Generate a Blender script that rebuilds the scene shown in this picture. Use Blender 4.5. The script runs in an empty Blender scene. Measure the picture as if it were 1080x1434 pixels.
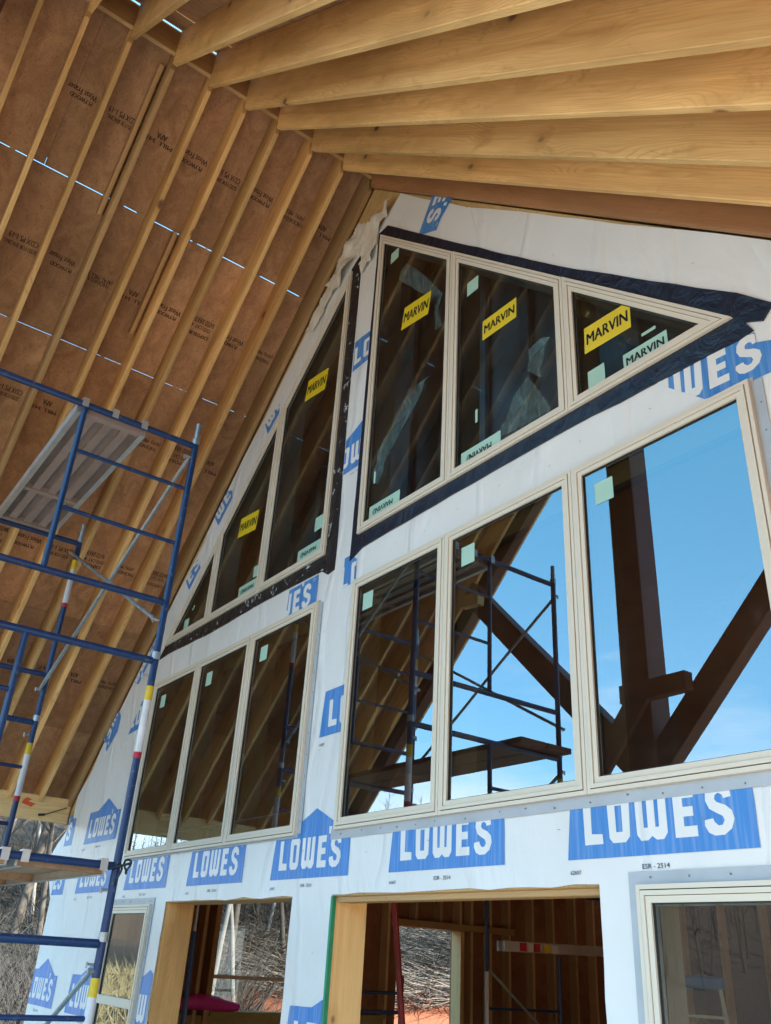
import bpy, bmesh, math, random
from mathutils import Vector, Matrix, noise
from mathutils.geometry import tessellate_polygon
random.seed(7)
S = bpy.context.scene
C = S.collection
R = math.radians
# ------------------------------------------------------------------ constants (metres; x along the gable wall, y into the house, z up)
XR = -4.4442          # ridge line
M = 0.97              # roof slope
ZR = 5.85             # underside of rafters at the ridge
DEP = 0.286           # rafter depth
CA = 1 / math.sqrt(1 + M * M); SA = M * CA
ZS = ZR + DEP / CA    # underside of sheathing at the ridge
GZ = -1.75            # ground
WY = 0.030            # front of the house wrap

# ------------------------------------------------------------------ materials
def newmat(name):
    m = bpy.data.materials.new(name); m.use_nodes = True
    nt = m.node_tree; nt.nodes.clear()
    out = nt.nodes.new('ShaderNodeOutputMaterial')
    return m, nt, out
def N(nt, t, **kw):
    n = nt.nodes.new(t)
    for k, v in kw.items():
        if k.startswith('i_'): n.inputs[k[2:].replace('_', ' ')].default_value = v
        else: setattr(n, k, v)
    return n
def ramp(nt, fac, stops):
    r = nt.nodes.new('ShaderNodeValToRGB')
    e = r.color_ramp.elements
    while len(e) < len(stops): e.new(0.5)
    for el, (p, c) in zip(e, stops):
        el.position = p; el.color = (c[0], c[1], c[2], 1) if len(c) == 3 else c
    nt.links.new(fac, r.inputs[0]); return r
def mixc(nt, fac, a, b, mode='MIX'):
    n = nt.nodes.new('ShaderNodeMix'); n.data_type = 'RGBA'; n.blend_type = mode
    for s, v in ((0, fac), (6, a), (7, b)):
        if hasattr(v, 'default_value') or hasattr(v, 'links'): nt.links.new(v, n.inputs[s])
        else: n.inputs[s].default_value = v if s == 0 else (v[0], v[1], v[2], 1)
    return n.outputs[2]
def coords(nt, scale, kind='Object', rnd=True, off=(0, 0, 0)):
    tc = N(nt, 'ShaderNodeTexCoord')
    src = tc.outputs[kind] if kind != 'World' else N(nt, 'ShaderNodeNewGeometry').outputs['Position']
    if rnd:
        oi = N(nt, 'ShaderNodeObjectInfo')
        mu = N(nt, 'ShaderNodeVectorMath', operation='SCALE'); mu.inputs[0].default_value = (36.85, 11.3, 5.7)
        nt.links.new(oi.outputs['Random'], mu.inputs['Scale'])
        ad = N(nt, 'ShaderNodeVectorMath', operation='ADD')
        nt.links.new(src, ad.inputs[0]); nt.links.new(mu.outputs[0], ad.inputs[1]); src = ad.outputs[0]
    mp = N(nt, 'ShaderNodeMapping'); mp.inputs['Scale'].default_value = scale; mp.inputs['Location'].default_value = off
    nt.links.new(src, mp.inputs[0]); return mp.outputs[0]
def noise_n(nt, vec, scale=1, detail=4, rough=.55, dist=0):
    n = N(nt, 'ShaderNodeTexNoise'); n.inputs['Scale'].default_value = scale; n.inputs['Detail'].default_value = detail
    n.inputs['Roughness'].default_value = rough; n.inputs['Distortion'].default_value = dist
    nt.links.new(vec, n.inputs['Vector']); return n.outputs['Fac']
def bump(nt, h, strength=.3, dist=.01, prev=None):
    b = N(nt, 'ShaderNodeBump'); b.inputs['Strength'].default_value = strength; b.inputs['Distance'].default_value = dist
    nt.links.new(h, b.inputs['Height'])
    if prev: nt.links.new(prev, b.inputs['Normal'])
    return b.outputs[0]
def bsdf(nt, out, col, rough=.6, metal=0, normal=None, spec=None):
    p = N(nt, 'ShaderNodeBsdfPrincipled')
    if hasattr(col, 'links'): nt.links.new(col, p.inputs['Base Color'])
    else: p.inputs['Base Color'].default_value = (*col, 1)
    if hasattr(rough, 'links'): nt.links.new(rough, p.inputs['Roughness'])
    else: p.inputs['Roughness'].default_value = rough
    p.inputs['Metallic'].default_value = metal
    if spec is not None: p.inputs['Specular IOR Level'].default_value = spec
    if normal: nt.links.new(normal, p.inputs['Normal'])
    nt.links.new(p.outputs[0], out.inputs[0]); return p

def mat_wood(name, light, mid, dark, knots=1.0, stain=.25, rough=.62, bow=1.0):
    """sawn softwood, grain along local X"""
    m, nt, out = newmat(name)
    v = coords(nt, (1, 1, 1))
    low = N(nt, 'ShaderNodeMapping'); low.inputs['Scale'].default_value = (.5, 3, 3); nt.links.new(v, low.inputs[0])
    warp = noise_n(nt, low.outputs[0], 1.6, 2, .5)
    # growth rings: bands across the board, bent by a slow noise => cathedral grain
    sep = N(nt, 'ShaderNodeSeparateXYZ'); nt.links.new(v, sep.inputs[0])
    a = N(nt, 'ShaderNodeMath', operation='MULTIPLY_ADD'); nt.links.new(warp, a.inputs[0]); a.inputs[1].default_value = .34 * bow; nt.links.new(sep.outputs[2], a.inputs[2])
    b = N(nt, 'ShaderNodeMath', operation='ADD'); nt.links.new(a.outputs[0], b.inputs[0]); nt.links.new(sep.outputs[1], b.inputs[1])
    # knots
    kv = N(nt, 'ShaderNodeMapping'); kv.inputs['Scale'].default_value = (2.3, 3.6, 4.0); nt.links.new(v, kv.inputs[0])
    vo = N(nt, 'ShaderNodeTexVoronoi'); vo.inputs['Scale'].default_value = 1.0; vo.inputs['Randomness'].default_value = .95
    nt.links.new(kv.outputs[0], vo.inputs['Vector'])
    kd = vo.outputs['Distance']
    kr = ramp(nt, kd, [(0, (1, 1, 1)), (.22 * knots, (.25, .25, .25)), (.45, (0, 0, 0))]).outputs[0]
    c = N(nt, 'ShaderNodeMath', operation='MULTIPLY_ADD'); nt.links.new(kr, c.inputs[0]); c.inputs[1].default_value = .035; nt.links.new(b.outputs[0], c.inputs[2])
    mul = N(nt, 'ShaderNodeMath', operation='MULTIPLY'); nt.links.new(c.outputs[0], mul.inputs[0]); mul.inputs[1].default_value = 420
    sn = N(nt, 'ShaderNodeMath', operation='SINE'); nt.links.new(mul.outputs[0], sn.inputs[0])
    rg = ramp(nt, sn.outputs[0], [(0, (.15, .15, .15)), (.5, (.32, .32, .32)), (1, (1, 1, 1))]).outputs[0]
    fin = noise_n(nt, coords(nt, (3, 90, 90)), 1, 3, .6)
    msk = ramp(nt, noise_n(nt, coords(nt, (.7, 4, 6)), 1, 2, .5), [(.35, (.25, .25, .25)), (.7, (1, 1, 1))]).outputs[0]
    smu = ramp(nt, noise_n(nt, coords(nt, (3.2, 9, 9)), 1, 5, .7, .6), [(.57, (0, 0, 0)), (.74, (1, 1, 1))]).outputs[0]
    big = noise_n(nt, coords(nt, (.8, 5, 5)), 1, 3, .6)
    rgm = N(nt, 'ShaderNodeMath', operation='MULTIPLY'); nt.links.new(rg, rgm.inputs[0]); nt.links.new(msk, rgm.inputs[1])
    col = mixc(nt, rgm.outputs[0], light, mid)
    sm = N(nt, 'ShaderNodeMath', operation='MULTIPLY'); nt.links.new(smu, sm.inputs[0]); sm.inputs[1].default_value = .6
    col = mixc(nt, sm.outputs[0], col, tuple(x * .45 for x in mid))
    finr = ramp(nt, fin, [(.3, (0, 0, 0)), (.75, (1, 1, 1))]).outputs[0]
    f2 = N(nt, 'ShaderNodeMath', operation='MULTIPLY'); nt.links.new(finr, f2.inputs[0]); f2.inputs[1].default_value = .6
    col = mixc(nt, f2.outputs[0], col, mid)
    bigr = ramp(nt, big, [(.38, (0, 0, 0)), (.66, (1, 1, 1))]).outputs[0]
    f3 = N(nt, 'ShaderNodeMath', operation='MULTIPLY'); nt.links.new(bigr, f3.inputs[0]); f3.inputs[1].default_value = stain
    col = mixc(nt, f3.outputs[0], col, tuple(x * .62 for x in mid))
    halo = ramp(nt, kd, [(0, (1, 1, 1)), (.10 * knots, (.8, .8, .8)), (.24 * knots, (0, 0, 0))]).outputs[0]
    stk = ramp(nt, noise_n(nt, coords(nt, (.45, 16, 16)), 1, 4, .65), [(.50, (0, 0, 0)), (.72, (1, 1, 1))]).outputs[0]
    fs_ = N(nt, 'ShaderNodeMath', operation='MULTIPLY'); nt.links.new(stk, fs_.inputs[0]); fs_.inputs[1].default_value = .5
    col = mixc(nt, fs_.outputs[0], col, (mid[0] * .78, mid[1] * .62, mid[2] * .5))
    # knots only in a third of the cells
    pick = N(nt, 'ShaderNodeSeparateXYZ'); nt.links.new(vo.outputs['Color'], pick.inputs[0])
    pk = N(nt, 'ShaderNodeMath', operation='GREATER_THAN'); nt.links.new(pick.outputs[0], pk.inputs[0]); pk.inputs[1].default_value = .32
    fh = N(nt, 'ShaderNodeMath', operation='MULTIPLY'); nt.links.new(halo, fh.inputs[0]); nt.links.new(pk.outputs[0], fh.inputs[1])
    fh2 = N(nt, 'ShaderNodeMath', operation='MULTIPLY'); nt.links.new(fh.outputs[0], fh2.inputs[0]); fh2.inputs[1].default_value = .5
    col = mixc(nt, fh2.outputs[0], col, tuple(x * .7 for x in mid))
    kcore = ramp(nt, kd, [(0, (1, 1, 1)), (.045 * knots, (.9, .9, .9)), (.085 * knots, (0, 0, 0))]).outputs[0]
    f4 = N(nt, 'ShaderNodeMath', operation='MULTIPLY'); nt.links.new(kcore, f4.inputs[0]); nt.links.new(pk.outputs[0], f4.inputs[1])
    col = mixc(nt, f4.outputs[0], col, dark)
    # per-board tint
    oi = N(nt, 'ShaderNodeObjectInfo')
    hs = N(nt, 'ShaderNodeHueSaturation'); nt.links.new(col, hs.inputs['Color'])
    mr = N(nt, 'ShaderNodeMapRange'); mr.inputs['To Min'].default_value = .72; mr.inputs['To Max'].default_value = 1.12
    nt.links.new(oi.outputs['Random'], mr.inputs[0]); nt.links.new(mr.outputs[0], hs.inputs['Value'])
    nb = bump(nt, fin, .25, .002)
    bsdf(nt, out, hs.outputs[0], rough, 0, nb, .3)
    return m

def mat_ply(name, c1, c2, dark, scale=(1.5, 6, 6), kind='World', rough=.75):
    m, nt, out = newmat(name)
    v = coords(nt, scale, kind, False)
    n1 = noise_n(nt, v, 1, 5, .62, 1.2)
    v2 = coords(nt, (scale[0] * 9, scale[1] * 9, scale[2] * 9), kind, False)
    n2 = noise_n(nt, v2, 1, 3, .6, 2.0)
    v3 = coords(nt, (.35, .5, .35), kind, False)
    n3 = noise_n(nt, v3, 1, 2, .5)
    r1 = ramp(nt, n1, [(.35, (0, 0, 0)), (.68, (1, 1, 1))]).outputs[0]
    col = mixc(nt, r1, c1, c2)
    r2 = ramp(nt, n2, [(.52, (0, 0, 0)), (.72, (1, 1, 1))]).outputs[0]
    f = N(nt, 'ShaderNodeMath', operation='MULTIPLY'); nt.links.new(r2, f.inputs[0]); f.inputs[1].default_value = .6
    col = mixc(nt, f.outputs[0], col, dark)
    r3 = ramp(nt, n3, [(.38, (.70, .70, .70)), (.62, (1.12, 1.12, 1.12))]).outputs[0]
    col = mixc(nt, 1.0, col, r3, 'MULTIPLY')
    vo = N(nt, 'ShaderNodeTexVoronoi'); nt.links.new(coords(nt, (1.7, 3.1, 2.6), kind, False), vo.inputs['Vector'])
    pick = N(nt, 'ShaderNodeSeparateXYZ'); nt.links.new(vo.outputs['Color'], pick.inputs[0])
    pk = N(nt, 'ShaderNodeMath', operation='GREATER_THAN'); nt.links.new(pick.outputs[0], pk.inputs[0]); pk.inputs[1].default_value = .55
    kc = ramp(nt, vo.outputs['Distance'], [(0, (1, 1, 1)), (.035, (.7, .7, .7)), (.075, (0, 0, 0))]).outputs[0]
    f4 = N(nt, 'ShaderNodeMath', operation='MULTIPLY'); nt.links.new(kc, f4.inputs[0]); nt.links.new(pk.outputs[0], f4.inputs[1])
    col = mixc(nt, f4.outputs[0], col, tuple(x * .5 for x in dark))
    oi = N(nt, 'ShaderNodeObjectInfo'); hs = N(nt, 'ShaderNodeHueSaturation'); nt.links.new(col, hs.inputs['Color'])
    mr = N(nt, 'ShaderNodeMapRange'); mr.inputs['To Min'].default_value = .84; mr.inputs['To Max'].default_value = 1.12
    nt.links.new(oi.outputs['Random'], mr.inputs[0]); nt.links.new(mr.outputs[0], hs.inputs['Value']); col = hs.outputs[0]
    bsdf(nt, out, col, rough, 0, bump(nt, n2, .2, .003), .25)
    return m

def mat_wrap(name, col, streak, tint=(.60, .62, .66), rough=.38):
    m, nt, out = newmat(name)
    a = noise_n(nt, coords(nt, (1.6, 1, .7), 'World', False), 1.3, 4, .55, .8)
    b = noise_n(nt, coords(nt, (1, 1, 1), 'World', False), 14, 3, .6, .3)
    c = noise_n(nt, coords(nt, (60, 1, 2.2), 'World', False), 1, 2, .5)
    g = noise_n(nt, coords(nt, (1, 1, 1), 'World', False), 1.1, 4, .6)
    w = N(nt, 'ShaderNodeTexWave'); w.inputs['Scale'].default_value = .55; w.inputs['Distortion'].default_value = 9; w.inputs['Detail'].default_value = 3
    nt.links.new(coords(nt, (1.2, 1, .8), 'World', False), w.inputs['Vector'])
    wr = ramp(nt, w.outputs['Fac'], [(0, (0, 0, 0)), (.9, (.1, .1, .1)), (1, (1, 1, 1))]).outputs[0]
    nb = bump(nt, a, .6, .05); nb = bump(nt, wr, .3, .025, nb); nb = bump(nt, b, .12, .008, nb); nb = bump(nt, c, .12, .002, nb)
    gr = ramp(nt, g, [(.42, (0, 0, 0)), (.72, (1, 1, 1))]).outputs[0]
    f = N(nt, 'ShaderNodeMath', operation='MULTIPLY'); nt.links.new(gr, f.inputs[0]); f.inputs[1].default_value = .35
    cc = mixc(nt, f.outputs[0], col, tuple(x * y for x, y in zip(col, (.82, .80, .76))))
    cr = ramp(nt, c, [(.45, (0, 0, 0)), (.8, (1, 1, 1))]).outputs[0]
    f2 = N(nt, 'ShaderNodeMath', operation='MULTIPLY'); nt.links.new(cr, f2.inputs[0]); f2.inputs[1].default_value = streak
    cc = mixc(nt, f2.outputs[0], cc, (.75, .78, .82))
    bsdf(nt, out, cc, rough, 0, nb, .35)
    return m

def mat_simple(name, col, rough=.5, metal=0, var=.12, vs=6, bmp=0, bs=30, spec=None, dirt=None):
    m, nt, out = newmat(name)
    n = noise_n(nt, coords(nt, (1, 1, 1), 'Object', True), vs, 5, .6)
    r = ramp(nt, n, [(.35, (0, 0, 0)), (.7, (1, 1, 1))]).outputs[0]
    d = dirt if dirt else tuple(x * (1 - 2 * var) for x in col)
    cc = mixc(nt, r, col, d)
    nb = None
    if bmp:
        nb = bump(nt, noise_n(nt, coords(nt, (1, 1, 1), 'Object', True), bs, 4, .6), bmp, .01)
    rr = N(nt, 'ShaderNodeMapRange'); rr.inputs['To Min'].default_value = rough * .85; rr.inputs['To Max'].default_value = min(1, rough * 1.25)
    nt.links.new(n, rr.inputs[0])
    bsdf(nt, out, cc, rr.outputs[0], metal, nb, spec)
    return m

def mat_scuffed(name, col, chip, rough=.35):
    m, nt, out = newmat(name)
    n = noise_n(nt, coords(nt, (1, 1, 1), 'Object', True), 24, 6, .7)
    r = ramp(nt, n, [(.60, (0, 0, 0)), (.66, (1, 1, 1))]).outputs[0]
    n2 = noise_n(nt, coords(nt, (1, 1, 1), 'Object', True), 3, 4, .6)
    base = mixc(nt, n2, col, tuple(x * .7 for x in col))
    f = N(nt, 'ShaderNodeMath', operation='MULTIPLY'); nt.links.new(r, f.inputs[0]); f.inputs[1].default_value = .55
    cc = mixc(nt, f.outputs[0], base, chip)
    bsdf(nt, out, cc, rough, 0, bump(nt, n, .08, .002), .5)
    return m

def mat_tape(name, col, specks=False, rough=.40, wv=.12):
    m, nt, out = newmat(name)
    a = noise_n(nt, coords(nt, (5, 5, 5), 'World', False), 1.4, 4, .6, 1.6)
    w = N(nt, 'ShaderNodeTexWave'); w.inputs['Scale'].default_value = 2.2; w.inputs['Distortion'].default_value = 12; w.inputs['Detail'].default_value = 4
    nt.links.new(coords(nt, (1, 1, 1.6), 'World', False), w.inputs['Vector'])
    nb = bump(nt, a, .45, .03); nb = bump(nt, w.outputs['Fac'], wv, .012, nb)
    cc = col
    if specks:
        n = noise_n(nt, coords(nt, (26, 26, 22), 'World', False), 1, 2, .7)
        k = noise_n(nt, coords(nt, (5, 5, 5), 'World', False), 1, 1, .5)
        r = ramp(nt, n, [(.60, (0, 0, 0)), (.63, (1, 1, 1))]).outputs[0]
        r2 = ramp(nt, k, [(.5, (0, 0, 0)), (.53, (1, 1, 1))]).outputs[0]
        f = N(nt, 'ShaderNodeMath', operation='MULTIPLY'); nt.links.new(r, f.inputs[0]); nt.links.new(r2, f.inputs[1])
        cc = mixc(nt, f.outputs[0], col, (.5, .55, .6))
    bsdf(nt, out, cc, rough, 0, nb, .5)
    return m

def mat_glass(name, ior=2.8, tc=(.60, .64, .64, 1)):
    m, nt, out = newmat(name)
    fr = N(nt, 'ShaderNodeFresnel'); fr.inputs['IOR'].default_value = ior
    gl = N(nt, 'ShaderNodeBsdfGlossy'); gl.inputs['Roughness'].default_value = 0.0; gl.inputs['Color'].default_value = (.82, .94, 1.0, 1)
    nz = noise_n(nt, coords(nt, (1, 1, 1), 'World', False), .9, 1, .4)
    nb = bump(nt, nz, .07, .02)
    nt.links.new(nb, gl.inputs['Normal'])
    tr = N(nt, 'ShaderNodeBsdfTransparent'); tr.inputs['Color'].default_value = tc
    mx = N(nt, 'ShaderNodeMixShader')
    nt.links.new(fr.outputs[0], mx.inputs[0]); nt.links.new(tr.outputs[0], mx.inputs[1]); nt.links.new(gl.outputs[0], mx.inputs[2])
    # thin dust and wipe marks
    dn = noise_n(nt, coords(nt, (2.2, 1, 1.1), 'World', False, (0, 0, 0)), 1.6, 6, .7, 1.5)
    dr = ramp(nt, dn, [(.38, (.0, .0, .0)), (.62, (.006, .006, .006)), (.80, (.03, .03, .03))]).outputs[0]
    df = N(nt, 'ShaderNodeBsdfDiffuse'); df.inputs['Color'].default_value = (.8, .8, .78, 1)
    m2 = N(nt, 'ShaderNodeMixShader'); nt.links.new(dr, m2.inputs[0]); nt.links.new(mx.outputs[0], m2.inputs[1]); nt.links.new(df.outputs[0], m2.inputs[2])
    nt.links.new(m2.outputs[0], out.inputs[0]); return m

def mat_film(name):
    m, nt, out = newmat(name)
    a = noise_n(nt, coords(nt, (7, 1, 2.2), 'World', False), 2.4, 4, .55, 1.2)
    r = ramp(nt, a, [(.34, (.30, .30, .30)), (.58, (.62, .62, .62)), (.67, (.95, .95, .95)), (.74, (.5, .5, .5))]).outputs[0]
    p = N(nt, 'ShaderNodeBsdfPrincipled'); p.inputs['Base Color'].default_value = (.86, .93, .90, 1); p.inputs['Roughness'].default_value = .22
    tr = N(nt, 'ShaderNodeBsdfTransparent')
    mx = N(nt, 'ShaderNodeMixShader'); nt.links.new(r, mx.inputs[0]); nt.links.new(tr.outputs[0], mx.inputs[1]); nt.links.new(p.outputs[0], mx.inputs[2])
    nt.links.new(mx.outputs[0], out.inputs[0]); return m

def mat_ground(name):
    m, nt, out = newmat(name)
    a = noise_n(nt, coords(nt, (1, 1, 1), 'World', False), .12, 6, .6)
    b = noise_n(nt, coords(nt, (1, 1, 1), 'World', False), 3.5, 6, .7)
    col = mixc(nt, b, (.20, .062, .034), (.30, .115, .065))
    # leaf litter away from the house
    geo = N(nt, 'ShaderNodeNewGeometry'); ln = N(nt, 'ShaderNodeVectorMath', operation='LENGTH')
    ad = N(nt, 'ShaderNodeVectorMath', operation='ADD'); ad.inputs[1].default_value = (4.5, -3.5, 0)
    nt.links.new(geo.outputs['Position'], ad.inputs[0]); nt.links.new(ad.outputs[0], ln.inputs[0])
    mr = N(nt, 'ShaderNodeMapRange'); mr.inputs['From Min'].default_value = 17; mr.inputs['From Max'].default_value = 20
    nt.links.new(ln.outputs['Value'], mr.inputs[0])
    ad2 = N(nt, 'ShaderNodeMath', operation='MULTIPLY_ADD'); nt.links.new(a, ad2.inputs[0]); ad2.inputs[1].default_value = 2.0; ad2.inputs[2].default_value = -1.0
    ad3 = N(nt, 'ShaderNodeMath', operation='ADD', use_clamp=True); nt.links.new(mr.outputs[0], ad3.inputs[0]); nt.links.new(ad2.outputs[0], ad3.inputs[1])
    sp0 = N(nt, 'ShaderNodeSeparateXYZ'); nt.links.new(geo.outputs['Position'], sp0.inputs[0])
    mf = N(nt, 'ShaderNodeMapRange'); mf.inputs['From Min'].default_value = -18; mf.inputs['From Max'].default_value = -26; nt.links.new(sp0.outputs[1], mf.inputs[0])
    lw = N(nt, 'ShaderNodeMath', operation='LESS_THAN'); nt.links.new(sp0.outputs[0], lw.inputs[0]); lw.inputs[1].default_value = -11.5
    ly = N(nt, 'ShaderNodeMapRange'); ly.inputs['From Min'].default_value = 6.5; ly.inputs['From Max'].default_value = 4.5; nt.links.new(sp0.outputs[1], ly.inputs[0])
    lm = N(nt, 'ShaderNodeMath', operation='MULTIPLY'); nt.links.new(lw.outputs[0], lm.inputs[0]); nt.links.new(ly.outputs[0], lm.inputs[1])
    l2 = N(nt, 'ShaderNodeMath', operation='MAXIMUM'); nt.links.new(ad3.outputs[0], l2.inputs[0]); nt.links.new(lm.outputs[0], l2.inputs[1]); ad3 = l2
    litter = mixc(nt, b, (.022, .02, .017), (.065, .056, .045))
    litter = mixc(nt, mf.outputs[0], litter, mixc(nt, b, (.07, .052, .042), (.12, .088, .07)))
    sp = N(nt, 'ShaderNodeSeparateXYZ'); nt.links.new(geo.outputs['Position'], sp.inputs[0])
    my = N(nt, 'ShaderNodeMapRange'); my.inputs['From Min'].default_value = -1; my.inputs['From Max'].default_value = -4; nt.links.new(sp.outputs[1], my.inputs[0])
    col = mixc(nt, my.outputs[0], col, mixc(nt, b, (.38, .31, .23), (.54, .46, .36)))  # ground in front coloured tan to shape the light it bounces
    cc = mixc(nt, ad3.outputs[0], col, litter)
    bsdf(nt, out, cc, .95, 0, bump(nt, b, .8, .08), .1)
    return m

MT = {}
MT['rafter'] = mat_wood('pine_rafter', (.98, .64, .27), (.72, .38, .13), (.17, .07, .035), 1.35, .6)
MT['rafter_warm'] = mat_wood('pine_trim', (.60, .38, .18), (.50, .29, .12), (.18, .07, .03), .8, .35)
MT['rafter_red'] = mat_wood('pine_reddish', (.50, .25, .115), (.40, .18, .075), (.12, .05, .03), 1.0, .5)
MT['stud'] = mat_wood('pine_stud', (.74, .52, .29), (.64, .41, .20), (.20, .09, .05), .8, .2)
MT['pale'] = mat_wood('pine_pale', (.96, .66, .31), (.84, .52, .21), (.30, .14, .06), .8, .15)
MT['dirtywood'] = mat_wood('weathered_plank', (.22, .10, .06), (.15, .065, .04), (.08, .04, .03), .9, .4)
MT['timber'] = mat_wood('stained_timber', (.16, .062, .045), (.10, .038, .028), (.04, .02, .015), .8, .5, .55)
MT['ply_roof'] = mat_ply('roof_plywood', (.72, .43, .23), (.50, .275, .14), (.20, .10, .055))
MT['ply_wall'] = mat_ply('wall_plywood', (.62, .42, .19), (.50, .31, .12), (.30, .15, .06), (4, 4, 4))
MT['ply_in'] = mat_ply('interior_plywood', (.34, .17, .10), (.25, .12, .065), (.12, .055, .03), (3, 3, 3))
MT['ply_deck'] = mat_ply('deck_plywood', (.50, .33, .20), (.42, .26, .15), (.24, .13, .08), (2, 6, 2))
MT['osb'] = mat_ply('osb_board', (.42, .32, .12), (.33, .24, .09), (.20, .13, .05), (8, 8, 8))
MT['wrap'] = mat_wrap('white_wrap', (.80, .80, .80), 0.0)
MT['print'] = mat_wrap('blue_print', (.052, .235, .62), .24)
MT['letter'] = mat_wrap('white_lettering', (.80, .80, .80), 0.0)
MT['small_print'] = mat_simple('pale_blue_print', (.22, .34, .55), .6)
MT['frame'] = mat_simple('beige_frame', (.73, .655, .54), .42, 0, .02, 1.5, .02, 60)
MT['frame_in'] = mat_simple('inner_frame', (.50, .52, .42), .5, 0, .06)
MT['gap'] = mat_simple('dark_seal', (.03, .03, .03), .6)
MT['spacer'] = mat_simple('spacer_bar', (.22, .26, .25), .35, .5)
MT['fin'] = mat_simple('nailing_fin', (.46, .49, .53), .45, .1, .08, 5, .05, 30)
MT['nail'] = mat_simple('nail_head', (.24, .24, .25), .5, .5)
MT['glass'] = mat_glass('window_glass'); MT['glass_up'] = mat_glass('gable_glass', 1.9, (.86, .93, .92, 1))
MT['tape_navy'] = mat_tape('navy_tape', (.005, .010, .026))
MT['tape_black'] = mat_tape('black_tape', (.010, .011, .014), True)
MT['yellow'] = mat_simple('yellow_sticker', (.80, .60, .015), .45, 0, .04, 2)
MT['green'] = mat_simple('green_sticker', (.42, .66, .55), .5, 0, .05, 2)
MT['ink'] = mat_simple('black_ink', (.015, .02, .02), .5)
MT['stamp'] = mat_simple('faded_stamp_ink', (.05, .028, .024), .8, 0, .3, 30, dirt=(.16, .09, .05))
MT['blue'] = mat_scuffed('blue_paint', (.010, .045, .155), (.16, .17, .20))
MT['galv'] = mat_simple('galvanised_steel', (.46, .50, .52), .38, .75, .15, 30)
MT['alu'] = mat_simple('aluminium', (.62, .62, .62), .35, .6, .1, 8)
MT['deck_grey'] = mat_simple('weathered_deck', (.36, .27, .235), .7, 0, .13, 2.2, .2, 20)
MT['tag_yellow'] = mat_simple('yellow_tag', (.78, .56, .03), .5)
MT['tag_white'] = mat_simple('white_tag', (.72, .74, .78), .5)
MT['tag_red'] = mat_simple('red_tag', (.50, .02, .05), .5)
MT['hook'] = mat_simple('dark_steel', (.05, .055, .06), .45, .7)
MT['film'] = mat_film('clear_film')
MT['torn'] = mat_wrap('wrap_inside', (.74, .70, .62), 0.0, rough=.45)
MT['ground'] = mat_ground('red_clay')
MT['bark'] = mat_simple('grey_bark', (.10, .085, .072), .9, 0, .2, 6, .4, 12)
MT['birch'] = mat_simple('birch_bark', (.25, .24, .225), .8, 0, .2, 5, .3, 10, dirt=(.20, .18, .16))
MT['brush'] = mat_simple('dead_brush', (.17, .145, .12), .9, 0, .25, .8)
MT['undergrowth'] = mat_simple('dead_undergrowth', (.06, .055, .05), .9, 0, .25, .8)
MT['straw'] = mat_simple('dry_grass', (.50, .38, .19), .9, 0, .2, .6)
MT['pink'] = mat_simple('pink_plastic', (.85, .05, .38), .4, 0, .1, 6, .3, 15)
MT['red'] = mat_simple('red_fibreglass', (.42, .025, .025), .4)
MT['pale_ladder'] = mat_simple('pale_fibreglass', (.62, .66, .60), .5)
MT['blue_plastic'] = mat_simple('blue_plastic', (.03, .16, .50), .4)
MT['sheet_blue'] = mat_simple('dark_blue_sheet', (.24, .36, .50), .6, 0, .3, 2)
MT['green_edge'] = mat_simple('green_tape', (.02, .30, .15), .5)
MT['orange'] = mat_simple('orange_paint', (.75, .10, .02), .6)
MT['concrete'] = mat_simple('concrete', (.42, .40, .37), .85, 0, .1, 2, .2, 20)
MT['seam_block'] = mat_simple('light_block_slab', (.10, .10, .11), .9)

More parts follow.
